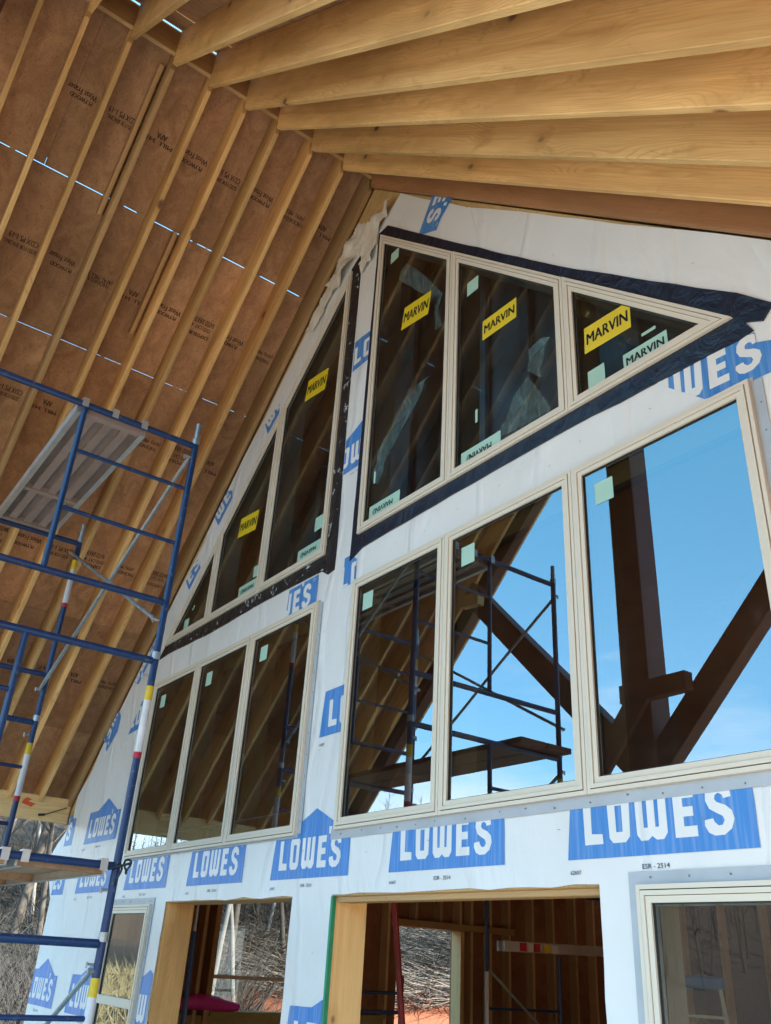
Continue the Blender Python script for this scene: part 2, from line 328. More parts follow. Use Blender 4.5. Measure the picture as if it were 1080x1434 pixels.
# ------------------------------------------------------------------ builders
MW = {}
def tag(o, label=None, cat=None, group=None, kind=None):
    if label: o['label'] = label
    if cat: o['category'] = cat
    if group: o['group'] = group
    if kind: o['kind'] = kind
    return o
def world_of(o): return MW.get(o.name, Matrix.Identity(4))
def place(o, mw, parent=None):
    MW[o.name] = mw.copy()
    if parent:
        o.parent = parent; o.matrix_basis = world_of(parent).inverted() @ mw
    else: o.matrix_basis = mw
def empty(name, loc=(0, 0, 0), label=None, cat=None, group=None, parent=None):
    o = bpy.data.objects.new(name, None); C.objects.link(o); o.empty_display_size = .1
    place(o, Matrix.Translation(loc), parent); return tag(o, label, cat, group)
class MB:
    def __init__(s): s.v = []; s.f = []; s.m = []
    def add(s, vs, fs, mi=0):
        n = len(s.v); s.v += [tuple(v) for v in vs]; s.f += [tuple(i + n for i in f) for f in fs]; s.m += [mi] * len(fs)
    def box(s, a, b, mi=0):
        x0, y0, z0 = a; x1, y1, z1 = b
        s.add([(x0, y0, z0), (x1, y0, z0), (x1, y1, z0), (x0, y1, z0), (x0, y0, z1), (x1, y0, z1), (x1, y1, z1), (x0, y1, z1)],
              [(0, 3, 2, 1), (4, 5, 6, 7), (0, 1, 5, 4), (1, 2, 6, 5), (2, 3, 7, 6), (3, 0, 4, 7)], mi)
    def tube(s, p, q, r, n=12, mi=0, r2=None, caps=True):
        p = Vector(p); q = Vector(q); d = (q - p)
        if d.length < 1e-6: return
        z = d.normalized(); x = z.orthogonal().normalized(); y = z.cross(x); r2 = r if r2 is None else r2
        vs = [p + (x * math.cos(2 * math.pi * i / n) + y * math.sin(2 * math.pi * i / n)) * r for i in range(n)] + \
             [q + (x * math.cos(2 * math.pi * i / n) + y * math.sin(2 * math.pi * i / n)) * r2 for i in range(n)]
        fs = [(i, (i + 1) % n, n + (i + 1) % n, n + i) for i in range(n)]
        if caps: fs += [tuple(range(n))[::-1], tuple(range(n, 2 * n))]
        s.add(vs, fs, mi)
    def prism(s, loops, y0, y1, mi=0, back=True):
        """polygon (with holes) in x,z extruded from y0 (front, facing -y) to y1"""
        flat = [p for l in loops for p in l]
        tris = tessellate_polygon([[Vector((p[0], p[1], 0)) for p in l] for l in loops])
        n = len(flat)
        fs = []
        for t in tris:
            a, b, c = (flat[i] for i in t)
            cr = (b[0] - a[0]) * (c[1] - a[1]) - (b[1] - a[1]) * (c[0] - a[0])
            if abs(cr) < 1e-12: continue
            t = tuple(t) if cr > 0 else tuple(t)[::-1]
            fs.append(t)
            if back: fs.append(tuple(i + n for i in t[::-1]))
        k = 0
        for l in loops:
            m = len(l)
            for i in range(m):
                j = (i + 1) % m
                fs.append((k + i, k + j, n + k + j, n + k + i))
            k += m
        s.add([(p[0], y0, p[1]) for p in flat] + [(p[0], y1, p[1]) for p in flat], fs, mi)
    def build(s, name, mats, parent=None, mw=None, bevel=0, smooth=False, recalc=False):
        me = bpy.data.meshes.new(name); me.from_pydata(s.v, [], s.f)
        if not isinstance(mats, (list, tuple)): mats = [mats]
        for m in mats: me.materials.append(m)
        me.polygons.foreach_set('material_index', s.m)
        if smooth: me.polygons.foreach_set('use_smooth', [True] * len(me.polygons))
        if bevel or recalc:
            bm = bmesh.new(); bm.from_mesh(me)
            if recalc: bmesh.ops.recalc_face_normals(bm, faces=bm.faces)
            if bevel:
                ed = [e for e in bm.edges if len(e.link_faces) == 2 and e.calc_face_angle(0) > .6]
                bmesh.ops.bevel(bm, geom=ed, offset=bevel, segments=1, affect='EDGES')
            bm.to_mesh(me); bm.free()
        o = bpy.data.objects.new(name, me); C.objects.link(o)
        place(o, mw if mw is not None else Matrix.Identity(4), parent)
        return o
def frame_mw(p, xdir, zdir):
    x = Vector(xdir).normalized(); z = Vector(zdir); z = (z - x * z.dot(x)).normalized(); y = z.cross(x)
    m = Matrix(((x.x, y.x, z.x), (x.y, y.y, z.y), (x.z, y.z, z.z))).to_4x4(); m.translation = Vector(p); return m
def board(name, p, q, w, d, mat, parent=None, up=(0, 0, 1), z0=None, bevel=.003):
    """sawn board from p to q; w across, d deep along 'up' (centred unless z0 given)"""
    p = Vector(p); q = Vector(q); L = (q - p).length
    b = MB(); a = -d / 2 if z0 is None else z0
    b.box((0, -w / 2, a), (L, w / 2, a + d))
    return b.build(name, mat, parent, frame_mw(p, q - p, up), bevel)
def copy_obj(o, mw, parent):
    c = o.copy(); C.objects.link(c); place(c, mw, parent); return c
def pts_rect(x0, z0, x1, z1): return [(x0, z0), (x1, z0), (x1, z1), (x0, z1)]
def inset(poly, d):
    """inset a convex CCW polygon"""
    n = len(poly); out = []
    for i in range(n):
        a = Vector(poly[i - 1]); b = Vector(poly[i]); c = Vector(poly[(i + 1) % n])
        e1 = (b - a).normalized(); e2 = (c - b).normalized()
        n1 = Vector((-e1.y, e1.x)); n2 = Vector((-e2.y, e2.x))
        den = 1 + n1.dot(n2); v = b + (n1 + n2) * (d / den); out.append((v.x, v.y))
    return out
def ring(mb, poly, d0, d1, y0, y1, mi=0):
    a = inset(poly, d0) if d0 else list(poly); b = inset(poly, d1)
    n = len(a)
    vs = [(p[0], y0, p[1]) for p in a] + [(p[0], y0, p[1]) for p in b] + [(p[0], y1, p[1]) for p in a] + [(p[0], y1, p[1]) for p in b]
    fs = []
    for i in range(n):
        j = (i + 1) % n
        fs += [(i, j, n + j, n + i), (2 * n + j, 2 * n + i, i, j)[::-1] if False else (i, 2 * n + i, 2 * n + j, j), (n + i, n + j, 3 * n + j, 3 * n + i)]
    mb.add(vs, fs, mi)
def clip_poly(poly, clip):
    """Sutherland-Hodgman, clip convex CCW"""
    out = poly
    n = len(clip)
    for i in range(n):
        a = clip[i]; b = clip[(i + 1) % n]; inp = out; out = []
        def side(p): return (b[0] - a[0]) * (p[1] - a[1]) - (b[1] - a[1]) * (p[0] - a[0])
        for k in range(len(inp)):
            p = inp[k - 1]; q = inp[k]; sp = side(p); sq = side(q)
            if (sp >= 0) != (sq >= 0):
                t = sp / (sp - sq); out.append((p[0] + (q[0] - p[0]) * t, p[1] + (q[1] - p[1]) * t))
            if sq >= 0: out.append(q)
        if not out: return []
    return out
TXT = {}
def text_mesh(txt, bold=0.0, spacing=1.0):
    key = (txt, bold, spacing)
    if key in TXT: return TXT[key]
    cu = bpy.data.curves.new('txt', 'FONT'); cu.body = txt; cu.offset = 0; cu.resolution_u = 2; cu.space_character = spacing
    ob = bpy.data.objects.new('txt', cu); C.objects.link(ob)
    dg = bpy.context.evaluated_depsgraph_get(); me = ob.evaluated_get(dg).to_mesh()
    vs = [tuple(v.co[:2]) for v in me.vertices]; fs = [tuple(p.vertices) for p in me.polygons]
    ob.evaluated_get(dg).to_mesh_clear(); bpy.data.objects.remove(ob); bpy.data.curves.remove(cu)
    x0 = min(v[0] for v in vs); x1 = max(v[0] for v in vs); z0 = min(v[1] for v in vs); z1 = max(v[1] for v in vs)
    vs = [((v[0] - x0) / (x1 - x0), (v[1] - z0) / (z1 - z0)) for v in vs]
    if bold:
        n_ = len(vs); e = bold / len(txt) * 6; vs = [(u - e, v) for u, v in vs] + [(u + e, v) for u, v in vs]; fs = fs + [tuple(i + n_ for i in f) for f in fs]
    TXT[key] = (vs, fs); return TXT[key]

# ------------------------------------------------------------------ terrain
def hgt(x, y):
    dx = x + 4.5; dy = y - 3.5; r = math.hypot(dx, dy)
    ang = math.atan2(dy, -dx)                       # 0 = left (-x), +90deg = behind the house
    k = max(0, math.cos((ang - R(35)) * .62)) ** 1.5
    k *= min(1, max(.12, (ang + R(20)) / R(18)))
    h = GZ + k * (max(0, r - 10.5) ** 1.15) * .17
    # red bank just behind-left, then wooded slope
    h = min(h, GZ + 7 + .04 * r) if r < 90 else GZ + 7 + 3.6
    if y < -25: h = max(h, GZ + min(14, (-y - 25) * .20) * (.75 + .25 * math.sin(x * .07)))
    if r > 8: h += noise.noise(Vector((x * .15, y * .15, 0))) * min(.5, (r - 8) * .05) + noise.noise(Vector((x * .6, y * .6, 3))) * min(.12, (r - 8) * .03)
    return h
def axis_pts():
    a = []; v = 0; st = .6
    while v < 400: a.append(v); v += st; st *= 1.055
    a.append(400); return [-p for p in a[:0:-1]] + a
ax = axis_pts(); vs = []; fs = []
for j, b in enumerate(ax):
    for i, a in enumerate(ax):
        x = a - 6; y = b + 3; vs.append((x, y, hgt(x, y)))
n = len(ax)
for j in range(n - 1):
    for i in range(n - 1): fs.append((j * n + i, j * n + i + 1, (j + 1) * n + i + 1, (j + 1) * n + i))
g = MB(); g.add(vs, fs); go = g.build('ground', MT['ground'], smooth=True); tag(go, kind='structure')

b = MB(); b.box((-9.5, -3.7, GZ - .1), (.6, .02, GZ + .03)); o = b.build('bounce_slab', MT['concrete'], bevel=.01); tag(o, kind='structure')  # slab added in front of the wall to bounce brighter, neutral light
# ------------------------------------------------------------------ gable wall
def rakeL(x, off=0): return ZR - M * abs(x - XR) + off
wall = empty('gable_wall', (XR, 0, GZ), 'gable end wall of the unfinished house, covered in white wrap printed with blue logos', 'wall')
G1 = (-4.247, .637, -1.45, 2.137); G2 = (-7.433, .637, -4.671, 2.122)
TR = [(-4.247, 2.470), (-1.475, 2.470), (-4.247, 5.146)]
TL = [(-7.385, 2.462), (-4.644, 2.462), (-4.644, 5.055)]
OC = (-4.239, -1.72, -2.384, .303); OL = (-6.464, -1.1, -4.663, .302)
WR = (-2.19, -1.05, -1.39, .30); WL = (-7.50, -1.05, -6.70, .29)
def insr(r, d): return pts_rect(r[0] + d, r[1] + d, r[2] - d, r[3] - d)
holes_w = [insr(G1, .03), insr(G2, .03), inset(TR, .035), inset(TL, .035), insr(WR, .03), insr(WL, .03), pts_rect(*OL), pts_rect(OC[0], OC[1], OC[2], OC[3])]
XE = -9.26; XW = .376
b = MB()
outer = [(XE, GZ), (XW, GZ), (XW, rakeL(XW, -.02)), (XR, ZR - .02 + .02), (XE, rakeL(XE, -.02))]
b.prism([outer] + [[(x, z) for x, z in h] for h in holes_w], WY + .006, WY + .020)
b.build('sheathing', MT['ply_wall'], wall)
# house wrap: loose sheet with wavy cut edges
def jit(pts, a=.01, step=.25):
    out = []
    for i in range(len(pts)):
        p = Vector(pts[i]); q = Vector(pts[(i + 1) % len(pts)]); L = (q - p).length; k = max(1, int(L / step))
        for j in range(k):
            t = j / k; v = p.lerp(q, t)
            w = 0 if j == 0 else a
            out.append((v.x + w * noise.noise(Vector((v.x * 5, v.y * 5, 1))), v.y + w * noise.noise(Vector((v.x * 5, v.y * 5, 9)))))
    return out
left_edge = [(-4.03, 5.44), (-4.28, 5.30), (-4.50, 5.30), (-4.86, 5.30), (-5.02, 5.20), (-5.31, 4.93), (-5.79, 4.47), (-5.97, 4.28), (-6.29, 4.02), (-6.61, 3.70), (-6.86, 3.45),
             (-6.90, 3.36), (-7.4, 2.93), (-8.0, 2.36), (-8.66, 1.72), (-8.74, 1.60), (-8.80, 1.52), (-9.00, 1.38), (-9.09, 1.31), (-9.10, 1.18), (-9.08, 1.08), (-9.24, .97), (-9.42, .88), (-9.62, .74), (-9.45, .55), (-9.27, .36), (-9.265, -.9), (-9.27, GZ)]
right_edge = [(XW, GZ), (XW, rakeL(XW, -.03)), (-1.24, 2.73), (-1.48, 2.965), (-1.84, 3.30), (-2.86, 4.27), (-3.2, 4.58), (-3.62, 5.01), (-3.9, 5.30)]
wpoly = jit(right_edge + left_edge, .012, .2)
holes_wr = [insr(G1, .028), insr(G2, .028), inset(TR, .033), inset(TL, .033), insr(WR, .028), insr(WL, .028),
            jit(pts_rect(OL[0] - .0, OL[1], OL[2] + .004, OL[3] + .004), .012, .12), jit(pts_rect(OC[0] - .004, OC[1], OC[2] + .004, OC[3] + .006), .014, .12)]
def top3_(x): return 5.146 - (x + 4.247) * .9654
def top4_(x): return 5.055 + (x + 4.644) * .946
b = MB(); b.prism([wpoly] + holes_wr, WY, WY + .003)
rst = random.Random(21)
for zz in (-1.3, -.65, .02, .52, .78, 1.12, 1.9, 2.25, 2.9, 3.6, 4.3, 4.9):
    x = XE + .1
    while x < XW - .1:
        x += rst.uniform(.18, .5); z_ = zz + rst.uniform(-.03, .03)
        if z_ > rakeL(x) - .12: continue
        if any(a[0] - .03 < x < a[2] + .03 and a[1] - .03 < z_ < a[3] + .03 for a in (G1, G2, OC, OL, WR, WL)): continue
        if -7.6 < x < -4.5 and 2.3 < z_ < top4_(x) + .1 or -4.35 < x < -1.3 and 2.3 < z_ < top3_(x) + .15: continue
        a = rst.uniform(-.5, .5); dx, dz = .008 * math.cos(a), .008 * math.sin(a)
        b.add([(x - dx, WY - .005, z_ - dz), (x + dx, WY - .005, z_ + dz), (x + dx, WY - .005, z_ + dz + .002), (x - dx, WY - .005, z_ - dz + .002)], [(0, 1, 2, 3)], 1)
b.build('house_wrap', [MT['wrap'], MT['nail']], wall)
# slightly raised lap seams of the wrap
for nm, pl in (('wrap_lap', [(XE + .01, .78), (-4.68, .78), (-4.68, .786), (XE + .01, .79)]),
               ('wrap_lap', [(-8.95, 1.12), (-8.45, 1.72), (-8.458, 1.735), (-8.96, 1.13)]),
               ('wrap_lap', [(-3.2, 4.58), (-3.06, 3.98), (-3.045, 3.985), (-3.18, 4.57)]),
               ('wrap_lap', [(-1.10, 2.02), (-.2, 1.98), (-.2, 1.99), (-1.11, 2.035)])):
    b = MB(); b.prism([pl], WY - .002, WY - .0003); b.build(nm, MT['wrap'], wall)

LG_BODY = [(0, 0), (84, 0), (84, 25), (75, 25), (47, 37.5), (25, 28.6), (3, 28)]
LG = [
    [[(9, 21.5), (13, 21.5), (13, 8.9), (18.4, 8.6), (18.6, 5), (9.4, 5)]],
    [[(22, 21.8), (31, 21.8), (32, 20.5), (31.6, 7), (29.5, 5), (23.5, 5), (21.8, 6.8), (21.2, 20)], [(25, 18.4), (28.2, 18.4), (28.2, 8.8), (25.2, 8.8)]],
    [[(34.6, 21.8), (38, 21.8), (38.2, 9.4), (40, 9.4), (40, 21.8), (43.4, 21.8), (43.4, 9.4), (45, 9.4), (45.2, 21.8), (48.6, 21.8), (48.6, 7.2), (46.8, 5), (43.6, 5), (41.7, 6.4), (39.8, 5), (36.6, 5), (34.9, 7.2)]],
    [[(51.8, 21.8), (60.5, 21.8), (60.5, 18.2), (55.8, 18.2), (55.8, 15.2), (60, 15.2), (60, 11.9), (55.8, 11.9), (55.8, 8.6), (61.2, 8.6), (61.2, 5), (51.8, 5)]],
    [[(62.2, 26.3), (65.4, 26.3), (64.4, 22.4), (62.6, 22.4)]],
    [[(64.2, 8.2), (65.6, 5.8), (68, 4.7), (71.6, 4.8), (74.6, 6.6), (76, 9.6), (75.4, 12.4), (73.2, 14.3), (69.8, 15.6), (69, 16.6), (69.4, 18), (70.8, 18.6), (72.2, 17.8), (72.6, 16.6), (75.6, 17), (75.2, 19.6), (73.6, 21.4), (70.6, 22.3), (67.6, 21.6), (65.6, 19.4), (65.3, 16.4), (66.6, 13.6), (69.2, 12.1), (71.6, 10.9), (72.2, 9.4), (71.2, 8), (69.6, 7.9), (68.2, 9.2), (67.8, 10.4), (64.4, 10)]],
]
ring_o = [(79 + 1.3 * math.cos(a * .628), 22.6 + 1.3 * math.sin(a * .628)) for a in range(10)]
ring_i = [(79 + .95 * math.cos(a * .628), 22.6 + .95 * math.sin(a * .628)) for a in range(10)]
LG.append([ring_o, ring_i])
def tri_xz(loops):
    flat = [p for l in loops for p in l]
    return [[flat[i] for i in t] for t in tessellate_polygon([[Vector((p[0], p[1], 0)) for p in l] for l in loops])]
def logo(x, z, clips, ang=0.0, sc=.01, small=True, name='printed_logo'):
    ca, sa = math.cos(ang), math.sin(ang)
    def tf(p):
        return (x + (p[0] * ca - p[1] * sa) * sc, z + (p[0] * sa + p[1] * ca) * sc)
    b = MB()
    def emit(tris, y, mi):
        for t in tris:
            t = [tf(p) for p in t]
            cr = (t[1][0] - t[0][0]) * (t[2][1] - t[0][1]) - (t[1][1] - t[0][1]) * (t[2][0] - t[0][0])
            if cr < 0: t = t[::-1]
            for cl in clips:
                q = clip_poly(t, cl)
                if len(q) > 2: b.add([(p[0], y, p[1]) for p in q], [tuple(range(len(q)))], mi)
    body = jit(LG_BODY, .35, 6)
    emit(tri_xz([body]), WY - .0030, 0)
    for l in LG: emit(tri_xz(l), WY - .0042, 1)
    if small:
        for s_, x0, z0, w, h in (('ESR - 2514', 36, -4.6, 12, 1.7), ('62607', 1, -5.4, 5.5, 1.5)):
            tv, tf_ = text_mesh(s_, .004)
            emit([[(x0 + tv[i][0] * w, z0 + tv[i][1] * h) for i in f] for f in tf_ if len(f) == 3], WY - .0030, 2)
            for f in tf_:
                if len(f) == 4:
                    q = [(x0 + tv[i][0] * w, z0 + tv[i][1] * h) for i in f]; emit([[q[0], q[1], q[2]], [q[0], q[2], q[3]]], WY - .0030, 2)
    if b.v: b.build(name, [MT['print'], MT['letter'], MT['small_print']], wall)
ROWC = [pts_rect(XE, .31, XW, .637)]
STRIP = pts_rect(-4.668, .637, -4.249, 2.3)
for i in range(-1, 7):
    x = -2.53 - 1.205 * i
    cl = ROWC + [STRIP] if i == 2 else (ROWC if i < 5 else [pts_rect(XE, .31, -7.44, .60)])
    if i in (4,): cl = [pts_rect(XE, .31, -7.44, .60), pts_rect(-7.44, .31, XW, .637)]
    if i == -1: cl = [pts_rect(-1.45, .31, XW, 1.2)] + [pts_rect(-1.45, .31, XW, .3101)]
    logo(x, .40, cl[:2])
logo(.4 - .84 - .05, -.51, [pts_rect(-1.38, -1.7, XW, .3)])
for x, cl in ((-9.40, pts_rect(XE, -1.7, -7.52, .3)), (-8.20, pts_rect(-9, -1.7, -7.52, .3)), (-7.0, pts_rect(-6.69, -1.7, -6.475, .3)), (-4.6, pts_rect(-4.65, -1.7, -4.25, .3)), (-2.45, pts_rect(-2.37, -1.7, -2.20, .3))):
    logo(x, -.51, [cl])
for x, cl in ((-9.40, pts_rect(XE, -1.7, -7.52, .3)), (-8.20, pts_rect(-9, -1.7, -7.52, .3)), (-5.8, pts_rect(-6.45, -1.7, -4.67, -1.11)), (-7.0, pts_rect(-6.69, -1.7, -4.67, -1.11)), (-4.6, pts_rect(-4.65, -1.7, -4.25, .3))):
    logo(x, -1.42, [cl])
logo(-8.60, .82, [pts_rect(XE, .3, -7.45, 2)])
logo(-9.81, .84, [pts_rect(-9.2, .3, -8.97, 1.125)])
logo(-4.52, 1.19, [pts_rect(-4.66, 1.0, -4.252, 1.55)])
logo(-4.60, 3.95, [[(-4.52, 3.9), (-4.30, 3.9), (-4.30, 4.22), (-4.52, 4.24)]])
logo(-4.78, 3.04, [pts_rect(-4.52, 3.0, -4.30, 3.5)])
logo(-4.52, 2.07, [[(-4.40, 2.14), (-4.252, 2.14), (-4.252, 2.30), (-4.40, 2.40)]])
logo(-5.56, 2.09, [[(-5.13, 2.125), (-4.56, 2.125), (-4.56, 2.34), (-5.12, 2.34)]])
logo(-3.36, 5.50, [[(-3.78, 4.76), (-3.50, 4.58), (-3.33, 4.82), (-3.36, 4.88), (-3.60, 5.08)]], R(-118.6), small=False)
logo(-2.15, 2.17, [[(-1.88, 2.36), (-1.66, 2.16), (-1.55, 2.139), (-1.40, 2.139), (-1.40, 2.35), (-1.84, 2.42)], [(-1.40, 2.139), (-1.08, 2.139), (-1.06, 2.16), (-1.33, 2.27), (-1.40, 2.34)], [(-1.435, 2.139), (-1.435, 1.95), (-1.15, 1.86), (-1.05, 2.139)]], R(-3), small=False)
logo(-6.10, 3.86, [[(-5.94, 4.19), (-5.84, 4.02), (-5.68, 4.12), (-5.70, 4.29)]], R(38), small=False)
logo(-6.86, 3.22, [[(-6.75, 3.57), (-6.61, 3.42), (-6.40, 3.60), (-6.44, 3.73), (-6.55, 3.76)]], R(43), small=False)
logo(-7.42, 2.60, [[(-7.19, 3.05), (-7.06, 2.93), (-6.88, 3.10), (-6.99, 3.22)]], R(43), small=False)
logo(-8.12, 2.05, [[(-8.05, 2.26), (-7.85, 2.2), (-7.50, 2.42), (-7.64, 2.64), (-7.74, 2.60)]], R(44), small=False)
logo(-8.38, 2.42, [[(-8.63, 1.80), (-8.31, 1.52), (-8.10, 1.85), (-8.35, 2.045)]], R(-118), small=False)
logo(-8.02, 1.74, [[(-7.97, 1.72), (-7.62, 1.75), (-7.60, 2.06), (-7.75, 2.02)]], R(4), small=False)

# flashing tape round the upper windows
b = MB()
b.prism([jit([(-4.33, 2.31), (-4.2, 2.36), (-3.3, 2.38), (-2.41, 2.385), (-1.46, 2.35), (-1.40, 2.36), (-1.43, 2.42), (-1.355, 2.38), (-1.30, 2.435), (-1.44, 2.585), (-1.62, 2.74), (-2.41, 3.455), (-3.3, 4.325), (-4.17, 5.195), (-4.29, 5.20), (-4.31, 3.5)], .008, .15), inset(TR, .03)], WY - .010, WY - .001)
b.build('flashing_tape', MT['tape_navy'], wall)
b = MB()
b.prism([jit([(-7.52, 2.36), (-7.3, 2.375), (-6.4, 2.35), (-5.5, 2.365), (-4.68, 2.35), (-4.60, 2.30), (-4.52, 2.31), (-4.515, 2.42), (-4.535, 3.6), (-4.53, 5.02), (-4.56, 5.16), (-4.66, 5.10), (-5.6, 4.17), (-6.6, 3.22), (-7.44, 2.415)], .006, .15), inset(TL, .03)], WY - .010, WY - .001)
b.build('flashing_tape', MT['tape_black'], wall)

# crumpled wrap end by the peak
def crumple(name, poly, amp, parent, mat, y=WY, seed=0, fq=6):
    x0 = min(p[0] for p in poly); x1 = max(p[0] for p in poly); z0 = min(p[1] for p in poly); z1 = max(p[1] for p in poly)
    st = .022; b = MB(); cells = []
    def inside(x, z):
        c = False
        for i in range(len(poly)):
            a = poly[i]; q = poly[i - 1]
            if (a[1] > z) != (q[1] > z) and x < (q[0] - a[0]) * (z - a[1]) / (q[1] - a[1]) + a[0]: c = not c
        return c
    idx = {}; vs = []; fs = []
    nx = int((x1 - x0) / st) + 1; nz = int((z1 - z0) / st) + 1
    def vert(i, j):
        if (i, j) not in idx:
            x = x0 + i * st; z = z0 + j * st
            h = abs(noise.noise(Vector((x * fq + z * 3, z * fq * .45, seed)))) + .5 * abs(noise.noise(Vector((x * fq * 2.3, z * fq * 1.1, seed + 5))))
            idx[(i, j)] = len(vs)
            vs.append((x + .012 * noise.noise(Vector((x * 8, z * 8, seed + 2))), y - .006 - amp * h, z + .012 * noise.noise(Vector((x * 8, z * 8, seed + 4)))))
        return idx[(i, j)]
    for i in range(nx):
        for j in range(nz):
            if inside(x0 + (i + .5) * st, z0 + (j + .5) * st): fs.append((vert(i, j), vert(i + 1, j), vert(i + 1, j + 1), vert(i, j + 1)))
    b.add(vs, fs); return b.build(name, mat, parent, smooth=True)
crumple('loose_wrap', [(-5.03, 5.16), (-4.84, 5.33), (-4.62, 5.56), (-4.44, 5.44), (-4.07, 5.43), (-4.10, 5.36), (-4.30, 5.22), (-4.33, 4.98), (-4.50, 4.92), (-4.53, 5.14), (-4.66, 5.19), (-4.74, 5.10), (-4.9, 5.0)], .07, wall, MT['torn'], seed=2, fq=5)
crumple('loose_wrap', [(-5.35, 4.86), (-5.0, 5.20), (-4.88, 5.08), (-5.02, 4.94), (-5.2, 4.78)], .04, wall, MT['torn'], seed=8)
# rough opening lumber
def wframe(r, wl, nm, dep=.21, post=True):
    x0, z0, x1, z1 = r; t = .04
    y0 = WY + .021; yc = y0 + dep / 2
    board(nm, (x0 - .02, yc, z0), (x0 - .02, yc, z1), dep, .04, wl, wall, up=(1, 0, 0), z0=-.018)
    board(nm, (x1 + .02, yc, z0), (x1 + .02, yc, z1), dep, .04, wl, wall, up=(1, 0, 0), z0=-.022)
    board('header', (x0 - .02, yc, z1 + .02), (x1 + .02, yc, z1 + .02), dep, .04, MT['stud'], wall, up=(0, 0, 1), z0=-.022)
wframe(OC, MT['pale'], 'jamb_stud'); wframe(OL, MT['rafter'], 'jamb_stud')
board('header', (OC[0] + .02, WY + .07, OC[3] - .016), (OC[2] - .02, WY + .07, OC[3] - .016), .09, .028, MT['rafter_warm'], wall)
b = MB(); b.box((OC[0] - .006, WY - .004, -1.72), (OC[0] + .012, WY + .02, .30)); b.build('edge_tape', MT['green_edge'], wall)
b = MB(); b.box((XE, WY + .021, GZ - .2), (XW, WY + .25, GZ + .03)); b.build('foundation', MT['concrete'], wall)

# ------------------------------------------------------------------ windows
def sticker(cx, cz, w, h, mat, parent, txt=None, flip=False, tw=.88, th=.42, skew=0, clip=None, y=.0195, ang=0.0):
    b = MB(); nm = 'sticker'; ca, sa = math.cos(ang), math.sin(ang)
    def tf(u, v):
        return (cx + u * ca - v * sa, cz + u * sa + v * ca)
    q = [tf(-w / 2, -h / 2), tf(w / 2, -h / 2), tf(w / 2, h / 2), tf(-w / 2, h / 2)]
    if clip: q = clip_poly(q, clip)
    b.add([(p[0], y, p[1]) for p in q], [tuple(range(len(q)))], 0)
    if txt:
        tv, tf_ = text_mesh(txt, .009)
        for f in tf_:
            q = []
            for i in f:
                u, v = tv[i]; u = (u - .5) * w * tw; v = (v - .5) * h * th
                if flip: u, v = -u, -v
                q.append(tf(u, v))
            if clip: q = clip_poly(q, clip)
            if len(q) > 2: b.add([(p[0], y - .0012, p[1]) for p in q], [tuple(range(len(q)))], 1)
    return b.build(nm, [mat, MT['ink']], parent)
def emblem(cx, cz, r, parent):
    b = MB()
    for k in range(3):
        ro = r * (1 - .3 * k); ri = ro - r * .12; n = 14
        vs = [(cx + ro * math.cos(i * 2 * math.pi / n), .0183, cz + ro * math.sin(i * 2 * math.pi / n)) for i in range(n)] + [(cx + ri * math.cos(i * 2 * math.pi / n), .0183, cz + ri * math.sin(i * 2 * math.pi / n)) for i in range(n)]
        b.add(vs, [(i, (i + 1) % n, n + (i + 1) % n, n + i) for i in range(n)])
    return b.build('emblem', MT['ink'], parent)
def window_unit(poly, parent, glass='glass', yb=.20, name='window_unit'):
    b = MB()
    ring(b, poly, 0.0, .016, .004, .030)
    ring(b, poly, .016, .020, .010, .030, 1)
    ring(b, poly, .020, .036, .0, .030)
    ring(b, poly, .036, .038, .007, .030, 1)
    ring(b, poly, .038, .060, .006, .030)
    ring(b, poly, .060, .064, .015, .045, 1)
    ring(b, poly, .010, .060, .056, yb, 2)
    u = b.build(name, [MT['frame'], MT['gap'], MT['frame_in']], parent)
    g = inset(poly, .060)
    b = MB(); n = len(g)
    b.add([(p[0], .021, p[1]) for p in g], [tuple(range(n))]); b.add([(p[0], .038, p[1]) for p in g], [tuple(range(n))])
    b.build('glass_pane', MT[glass], u)
    b = MB(); ring(b, poly, .0605, .070, .0225, .037); b.build('spacer_bar', MT['spacer'], u)
    return u
def fins(r, w, parent, mat=None, sides='bltr', nails=True):
    x0, z0, x1, z1 = r; b = MB(); y0 = WY - .006; y1 = WY - .0045
    if 'b' in sides: b.box((x0 - w, y0, z0 - w), (x1 + w, y1, z0 + .01))
    if 't' in sides: b.box((x0 - w, y0, z1 - .01), (x1 + w, y1, z1 + w))
    if 'l' in sides: b.box((x0 - w, y0 - .0001, z0 + .01), (x0 + .01, y1, z1 - .01))
    if 'r' in sides: b.box((x1 - .01, y0 - .0001, z0 + .01), (x1 + w, y1, z1 - .01))
    k = 0
    x = x0 + .05
    while x < x1 and nails:
        for zc, s_ in ((z0 - w * (.35 + .4 * random.random()), 'b'), (z1 + w * .55, 't')):
            if s_ in sides: b.tube((x + .01 * random.random(), y0 - .002, zc), (x + .01, y0 + .001, zc), .0035, 6, 1)
        x += .14 + .09 * random.random()
    z = z0 + .08
    while z < z1 and nails:
        if 'r' in sides: b.tube((x1 + w * .6, y0 - .002, z), (x1 + w * .6, y0 + .001, z), .004, 6, 1)
        z += .13
    return b.build('nailing_fin', [mat or MT['fin'], MT['nail']], parent)
def squares(u, pts, s=.105):
    for x, z in pts: sticker(x, z, s, s * 1.05, MT['green'], u)

